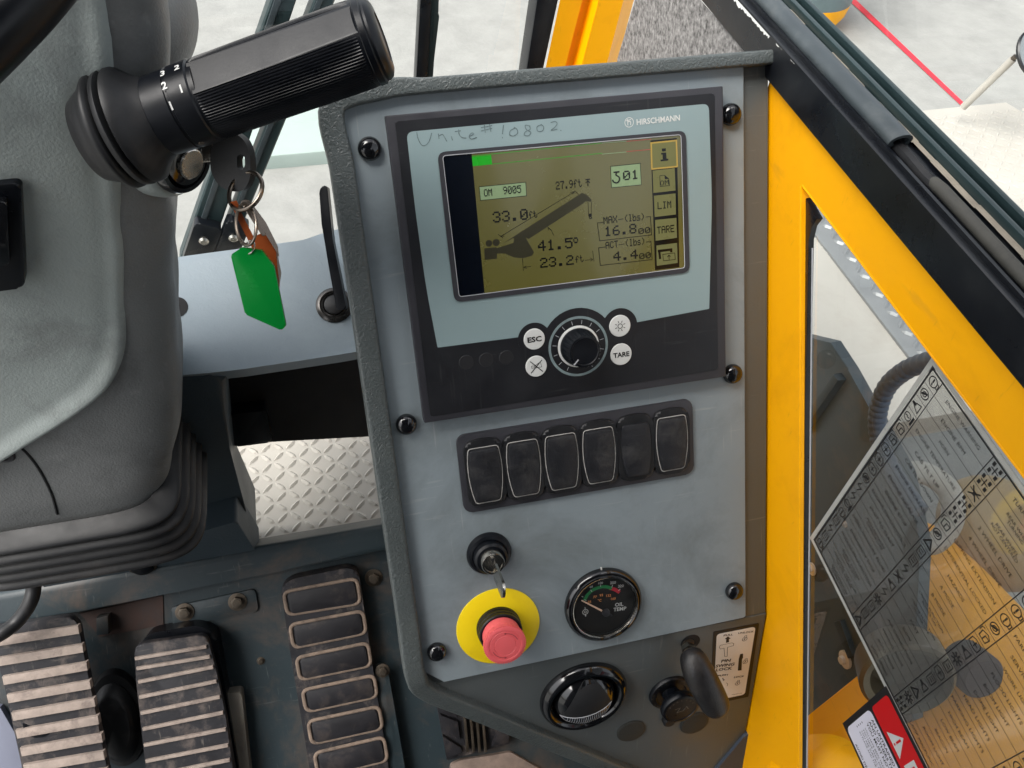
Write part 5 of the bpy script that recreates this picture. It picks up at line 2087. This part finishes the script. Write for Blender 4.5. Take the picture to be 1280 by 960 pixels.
# mirror on a white stalk
mr = thing('mirror', 'round black rimmed mirror on a thin white stalk above the platform', 'mirror', at_depth(1207, 131, 2.0))
p0, p1 = at_depth(1204, 134, 1.98), at_depth(1266, 74, 1.85)
B().tube([p0, p0.lerp(p1, .5), p1], 0.0085, 12).done('stalk', 'deck_white', mr)
B().tube([p1.lerp(p0, .08), p1.lerp(p0, -.06)], 0.006, 10).done('joint', 'steel', mr)
mc = at_depth(1291, 68, 1.83)
FM = frame(mc, cam_dir((0.93, 0.0, 0.36)), cam_dir((0, -1, 0)))
B(FM).lathe([(0.0, -0.012), (0.035, -0.01), (0.052, 0.0), (0.054, 0.006), (0.051, 0.009), (0.049, 0.006)], n=40, cap=False).done('rim', 'black_frame', mr)
B(FM).lathe([(0.049, 0.0061), (0.03, 0.0075), (0, 0.008)], n=40).done('glass', mat('mirror_glass', rgb(170, 176, 176), 0.12, metal=0.7, var=0.05), mr)

# strap on the ground
b = B(flat(0.004))
L = ons(flat(0.004), [(1052, -8), (1062, -8), (1213, 136), (1206, 136)])
b.sheet(L)
b.done('strap', 'red_strap', smooth=0, label='long narrow red strap lying on the concrete yard', category='strap')

# drum with a yellow band, top right
bc = on(flat(0.0), 1005, 28)
bw = Vector((bc.x, bc.y, 0))
dr = thing('bollard', 'yellow and grey painted bollard standing on the yard at the top edge', 'bollard', bw)
B(Matrix.Translation(bw)).lathe([(0.14, 0.0), (0.152, 0.02), (0.185, 0.08), (0.195, 0.14)], n=40).done('base_band', 'yellow', dr)
B(Matrix.Translation(bw)).lathe([(0.195, 0.14), (0.2, 0.2), (0.2, 0.5), (0.19, 0.9)], n=40).done('post', mat('drum_grey', rgb(96, 112, 114), 0.5, var=0.2, vscale=5), dr)

# grey steel bracket, hose and yellow machinery seen through the door window
FO = frame((0.56, 0, 0), (0, -1, 0), (0, 0, 1))
pl = thing('bracket_plate', 'grey steel bracket plate outside, seen through the lower window', 'bracket', (0.56, -0.1, 0.9))
b = B(FO)
b.prism(ons(FO, [(985, 415), (1038, 428), (1060, 462), (1092, 520), (1130, 590), (1150, 680), (1140, 900), (985, 960)]), -0.015, 0.0, 0.003)
b.done('plate', 'outside_grey', pl)
b = B(FO)
b.prism(ons(FO, [(1012, 522), (1052, 466), (1058, 474), (1012, 540)]), 0.0, 0.012, 0.003)
b.done('strut', 'toe_paint', pl)
b = B(FO)
b.prism(ons(FO, [(1048, 776), (1056, 774), (1072, 818), (1066, 822)]), 0.0, 0.008, 0.002)
b.done('strut', 'toe_paint', pl)
for px, py, s in ((1016, 711, 1.0), (1058, 824, 1.35), (1057, 655, .5)):
    c = on(FO, px, py)
    me = B().lathe([(0.0095, 0), (0.0095, 0.0025), (0.0045, 0.003), (0.004, 0.007), (0, 0.0075)], n=20)
    place('bolt', raw_mesh(me, 'bolt', 'label_white'), lift(FO, c.x, c.y, 0.0002) @ Matrix.Scale(s, 4), pl)

hp = [FO_ for FO_ in []]
FHS = frame((0.53, 0, 0), (0, -1, 0), (0, 0, 1))
pp = spline([on(FHS, *q) for q in [(1190, 446), (1160, 452), (1132, 463), (1110, 482), (1099, 508), (1097, 535), (1104, 565), (1122, 600), (1150, 640)]], 14)
path = [FHS @ Vector((p.x, p.y, 0.0)) for p in pp]
m = len(path)
B().tube(path, lambda t: 0.0085 + 0.0022 * abs(math.sin(t * m * 0.75)) ** .5, 14).done('hose', 'hose', label='grey corrugated hose curving out from behind the silver symbol chart', category='hose')

mach = thing('yellow_machinery', 'rounded yellow machine housing outside, behind the silver symbol chart', 'machinery', at_depth(1190, 960, 1.15))
c = at_depth(1218, 905, 1.13)
prof = [(0.152 * math.cos(R_(90 * i / 14)) ** .8 if i < 14 else 0, 0.15 * math.sin(R_(90 * i / 14))) for i in range(15)]
b = B()
b.lathe([(0.152, -0.3)] + prof, frame(c, cam_dir((1, 0, 0)), cam_dir((0, -1, -.35))), n=56)
b.done('housing', 'yellow', mach)
c2 = at_depth(1222, 842, 0.99)
b = B().lathe([(0.028, -0.03), (0.028, 0.006), (0.023, 0.012), (0, 0.012)], frame(c2, cam_dir((1, 0, 0.1)), cam_dir((0, -1, -.2))), n=32)
b.done('port', 'rust', mach)
c3 = at_depth(1134, 850, .95)
FR_ = frame(c3, cam_dir((1, 0.35, 0)), cam_dir((.2, -1, -.5)))
b = B(FR_).lathe([(0.045, -0.04), (0.05, -0.035), (0.052, 0.0), (0.048, 0.004), (0.040, 0.0), (0.036, -0.03), (0, -0.032)], n=40)
b.done('collar', mat('brown_metal', rgb(84, 74, 54), 0.35, metal=0.4, var=0.2, vscale=30), mach)
FY = frame((0.50, 0, 0.86), (0, -1, 0), (.85, 0, .5))
b = B(FY)
b.prism(ons(FY, [(990, 906), (1012, 893), (1079, 838), (1110, 900), (1130, 1010), (990, 1010)]), -0.01, 0.0, 0.003)
b.done('plate', 'yellow', mach)
c4 = at_depth(1028, 985, .98)
b = B().lathe([(0.06, -.02)] + [(0.06 * math.cos(R_(9 * i)), 0.04 * math.sin(R_(9 * i))) for i in range(11)], frame(c4, cam_dir((1, 0, 0)), cam_dir((0, -1, -.3))), n=40)
b.done('boss', 'yellow', mach)

tc_ = at_depth(1245, 665, 1.35)
b = B()
bm = bmesh.new()
bmesh.ops.create_uvsphere(bm, u_segments=40, v_segments=24, radius=1)
for v in bm.verts:
    v.co = Vector((v.co.x * .085, v.co.y * .10, v.co.z * .075))
b.add_bm(bm, Matrix.Translation(tc_))
b.done('machine_cover', mat('tan_cover', rgb(150, 126, 82), .5, var=.15), smooth=80, label='blurred tan rounded cover outside, behind the upper middle of the symbol chart', category='cover')
lp = [at_depth(px, py, 1.2) for px, py in ((1118, 600), (1150, 590), (1185, 612), (1190, 650), (1165, 680), (1128, 668), (1112, 632))]
B().tube(spline(lp + lp[:1], 8)[:-1], .016, 14, closed=True).done('white_loop', 'deck_white', label='white looped hose outside, behind the left part of the symbol chart', category='hose')
# ================================================================== stickers on the door window
FGl = lift(FW, 0, 0, GX + .0006)
T0 = on(FGl, 1165.5, 446)
L0 = on(FGl, 1012.5, 672)
e1 = (L0 - T0)
HT = e1.length
e1.normalize()
e2 = Vector((-e1.y, e1.x))
if e2.x < 0:
    e2 = -e2
FSt = FGl @ Matrix(((e2.x, -e1.x, 0, T0.x), (e2.y, -e1.y, 0, T0.y), (0, 0, 1, 0), (0, 0, 0, 1)))      # x along the rows, y up, origin at the top corner
WID = 0.42
chart = thing('symbol_chart', 'large see through silver chart of black symbols and captions stuck on the window', 'sticker', FSt @ Matrix.Translation((0.1, -HT, 0)))
b = B(FSt)
b.prism([(0, 0), (WID, 0), (WID, -HT), (0, -HT)], -.0003, 0.0)
b.done('film', 'sticker_film', chart, smooth=0)
b = B(FSt)
w = .0045
b.stroke([(w / 2, -w / 2), (WID - w / 2, -w / 2), (WID - w / 2, -HT + w / 2), (w / 2, -HT + w / 2)], w, .0003, closed=True)
b.done('border', mat('silver_border', rgb(196, 196, 190), 0.35, metal=0.3, var=0.1, vscale=60), chart, smooth=0)
NR = 18
m0 = .0062
rh = (HT - 2 * m0) / NR
cols = [m0, .0205, .0862, .1015, .1640, .1790, .2450, .2600, .3250]
b = B(FSt)
lw = .0004
b.stroke([(m0, -m0), (WID - m0, -m0), (WID - m0, -HT + m0), (m0, -HT + m0)], .0016, .0004, closed=True)
for c in cols[1:]:
    b.stroke([(c, -m0), (c, -HT + m0)], .0008, .00042)
for r in range(1, NR):
    b.stroke([(m0, -m0 - r * rh), (WID - m0, -m0 - r * rh)], lw, .00044)
b.done('grid', 'black_print', chart, smooth=0)
TX = [['ENGINE WARNING', 'ENGINE RPM', 'HORN', 'ENGINE TEMPERATURE', 'CAB TILT UP', 'CAB TILT DOWN', 'ENGINE DECREASE', 'ENGINE INCREASE', 'ENGINE STOP', 'ENGINE DIAGNOSTICS', 'WAIT TO START', 'HIGH EXHAUST|TEMPERATURE', 'DIESEL EXHAUST FLUID', 'EMERGENCY STOP', 'MODULE MALFUNCTION', 'ELECT SYSTEM|DIAGNOSTIC', 'IGNITION "ON" AND|OR VOLTMETER', 'TRANSMISSION|TEMPERATURE'],
      ['TURN SIGNAL', 'REAR WHEEL|TURNING', 'REAR WHEEL|NOT CENTERED', '2 WHEEL DRIVE', '4 WHEEL DRIVE', 'LUFFING EXTENSION', 'DIFFERENTIAL LOCKED', 'HAZARDS', 'A MODE', 'B MODE', 'CRANE FUNCTION|POWER ON', 'CRANE FUNCTION|POWER OFF', 'FAST', 'SLOW', 'AIR CONDITION', 'MANUAL MODE', 'AUTO MODE', 'LOW SPEED'],
      ['DIAGNOSTIC', 'LOCK', 'BRAKE PRESSURE', 'TAIL BRAKE PRESSURE', 'PARK BRAKE ENGAGED', 'PARK BRAKE RELEASED', 'SERVICE BRAKE', 'WORK LIGHTS', 'FLOOD LIGHTS', 'BOOM LIGHT', 'DOME LIGHT', 'HEAD LIGHTS', 'PARKING LIGHTS', 'HIGH BEAM', 'LOW BEAM', 'BEACON', 'ROOM LIGHT', 'LAMP MALFUNCTION']]
for ci, lst in enumerate(TX):
    b = B(FSt)
    xa, xb = cols[2 * ci + 1], cols[2 * ci + 2]
    for r, s in enumerate(lst):
        yc = -m0 - (r + .5) * rh
        parts = s.split('|')
        h = .0035 if len(parts) == 1 else .0029
        for k, t in enumerate(parts):
            y = yc - h / 2 + ((len(parts) - 1) / 2 - k) * (h * 1.28)
            ln = min(.0031 * len(t) * (h / .0035), (xb - xa) * .88)
            b.text(t, ((xa + xb) / 2, y), (1, 0), h, .0005, length=ln, center=True)
    b.done('caption_column', 'black_print', chart, smooth=0)
rnd = random.Random(4)


def icon(bb, x, y, k, s):
    c = Vector((x, y))
    z = .0005
    w = s * .085
    P = lambda *q: [c + Vector((a * s, d * s)) for a, d in q]
    if k == 0:
        bb.stroke(circ(c, s * .42, 18), w, z, closed=True); bb.stroke(P((0, .25), (0, -.05)), w * 1.6, z); bb.stroke(P((0, -.2), (0, -.26)), w * 1.6, z); bb.stroke(P((.42, .2), (.6, .2), (.6, -.2), (.42, -.2)), w, z)
    elif k == 1:
        bb.stroke(circ(c, s * .42, 18), w, z, closed=True); bb.stroke(P((-.25, -.15), (.2, .2)), w * 2, z); bb.stroke(circ(c, s * .2, 10), w, z, closed=True)
    elif k == 2:
        bb.sheet(P((-.5, .1), (-.1, .18), (-.1, -.18), (-.5, -.1)), z); bb.stroke(P((-.1, .2), (.4, .42), (.4, -.42), (-.1, -.2)), w, z, closed=True)
    elif k == 3:
        bb.stroke(circ(c + Vector((-.1 * s, 0)), s * .36, 16), w, z, closed=True); bb.stroke(P((.45, .4), (.45, -.3)), w * 2.4, z); bb.stroke(P((-.35, -.05), (-.2, .05), (-.05, -.05), (.1, .05)), w, z)
    elif k == 4:
        bb.stroke(P((-.35, -.4), (-.4, .2), (.1, .42), (.42, .2), (.35, -.4)), w, z, closed=True); bb.stroke(P((0, -.4), (0, .1), (.35, .15)), w, z); bb.stroke(P((-.6, 0), (-.6, .4), (-.4, .5)), w, z)
    elif k == 5:
        bb.stroke(P((-.5, -.3), (-.5, .25), (-.2, .42), (.3, .42), (.5, .2), (.5, -.3), (.2, -.42), (-.2, -.42)), w, z, closed=True); bb.stroke(P((0, .25), (0, -.25)), w, z); bb.stroke(P((-.25, 0), (.25, 0)), w, z)
    elif k == 6:
        bb.stroke(P((0, .5), (-.3, .05), (.25, .05), (-.05, -.5)), w * 1.1, z)
    elif k == 7:
        bb.stroke(P((-.45, -.35), (.45, -.35), (0, .45)), w * 1.8, z, closed=True)
    elif k == 8:
        for a in range(0, 360, 45):
            d = Vector((math.cos(R_(a)), math.sin(R_(a)))) * s
            bb.stroke([c + d * .25, c + d * .5], w * 1.6, z)
        bb.stroke(circ(c, s * .2, 12), w * 1.4, z, closed=True)
    elif k == 9:
        bb.stroke(P((-.4, .4), (.4, -.4)), w * 1.4, z); bb.stroke(P((-.4, -.4), (.4, .4)), w * 1.4, z); bb.stroke(P((-.5, .1), (.5, .1)), w, z); bb.sheet(P((-.15, .2), (.15, .2), (.15, -.2), (-.15, -.2)), z + 1e-5)
    elif k == 10:
        bb.stroke(P((-.35, -.45), (-.35, .45), (.35, .45), (.35, -.45)), w, z, closed=True); bb.stroke(P((-.15, .2), (.15, .2)), w, z); bb.stroke(P((-.15, -.1), (.15, -.1)), w, z)
    elif k == 11:
        for a, d in ((-.35, .35), (.35, .35), (-.35, -.35), (.35, -.35)):
            bb.sheet(P((a - .12, d - .18), (a + .12, d - .18), (a + .12, d + .18), (a - .12, d + .18)), z)
        bb.stroke(P((-.35, 0), (.35, 0)), w, z); bb.stroke(P((0, -.35), (0, .35)), w, z)
    else:
        for a in (-.3, 0, .3):
            bb.stroke(spline(P((a, -.4), (a + .12, -.15), (a - .08, .12), (a + .05, .42)), 3), w * 1.2, z)


b = B(FSt)
seq = [[0, 1, 2, 3, 4, 4, 5, 5, 5, 1, 6, 6, 3, 0, 10, 6, 10, 0], [11, 11, 9, 11, 11, 4, 1, 7, 10, 10, 6, 9, 2, 6, 8, 10, 10, 7], [12, 12, 3, 0, 0, 0, 1, 4, 5, 2, 8, 10, 5, 10, 2, 7, 8, 11], [8, 9, 3, 12, 5, 4, 1, 7, 3, 10, 0, 2, 8, 6, 5, 11, 10, 2]]
for ci, lst in enumerate(seq):
    xa, xb = cols[2 * ci], cols[2 * ci + 1]
    for r, k in enumerate(lst):
        icon(b, (xa + xb) / 2, -m0 - (r + .5) * rh, k, .0105)
b.done('symbols', 'black_print', chart, smooth=0)

# danger label below it
A_ = on(FGl, 1108, 857)
C_ = on(FGl, 1053, 903)
HD = (C_ - A_).length
FDg = FSt @ Matrix.Translation((FSt.inverted() @ (FGl @ Vector((A_.x, A_.y, .0002)))))
dn_ = thing('danger_label', 'red and white danger label on the window below the symbol chart', 'label', FDg @ Matrix.Translation((.06, -HD, 0)))
WD = 0.22
b = B(FDg)
b.prism([(0, 0), (WD, 0), (WD, -HD), (0, -HD)], -.0002, .0002)
b.done('backing', 'black_print', dn_, smooth=0)
sp_ = HD * .40
b = B(FDg)
b.prism(rrect(.006, WD - .006, -sp_ + .0025, -.005, .004), .0002, .0004)
b.done('red_band', 'danger_red', dn_, smooth=0)
b = B(FDg)
b.prism(rrect(.006, WD - .006, -HD + .004, -sp_ - .002, .006), .0002, .0004)
b.done('white_field', mat('label_lilac', rgb(222, 220, 232), .45, var=.03), dn_, smooth=0)
b = B(FDg)
hc = -sp_ / 2 - .002
b.sheet([(.030, hc - .0115), (.054, hc - .0115), (.042, hc + .0105)], .0005)
b.text('DANGER', (.060, hc - .0095), (1, 0), .019, .0005, bold=.03)
b.done('warning_mark', 'white_print', dn_, smooth=0)
b = B(FDg)
b.stroke([(.042, hc + .004), (.042, hc - .004)], .0020, .0006)
b.stroke([(.042, hc - .0075), (.042, hc - .0085)], .0020, .0006)
b.done('exclamation', 'danger_red', dn_, smooth=0)
b = B(FDg)
y = -sp_ - .0085
for s in ('AN UNTRAINED OPERATOR SUBJECTS HIMSELF', 'AND OTHERS TO DEATH OR SERIOUS INJURY.', 'YOU MUST NOT OPERATE THIS CRANE UNLESS:'):
    b.text(s, (.014, y), (1, 0), .0040, .0005, bold=.02)
    y -= .0060
y -= .001
for s in ('YOU HAVE BEEN TRAINED IN THE SAFE OPERATION OF THIS CRANE', 'YOU HAVE READ AND UNDERSTOOD THE MANUAL SUPPLIED', 'YOU ARE SURE ALL SAFETY SIGNS, GUARDS AND FEATURES ARE', 'IN PLACE AND THE CRANE IS OPERATING PROPERLY'):
    b.stroke([(.0105, y + .001), (.0112, y + .001)], .0012, .0005)
    b.text(s, (.016, y), (1, 0), .0026, .0005)
    y -= .0042
    if y < -HD + .008:
        break
b.text('AVOID DEATH OR SERIOUS INJURY', (.022, -HD + .0065), (1, 0), .0034, .0005, bold=.02)
b.done('small_print', 'black_print', dn_, smooth=0)
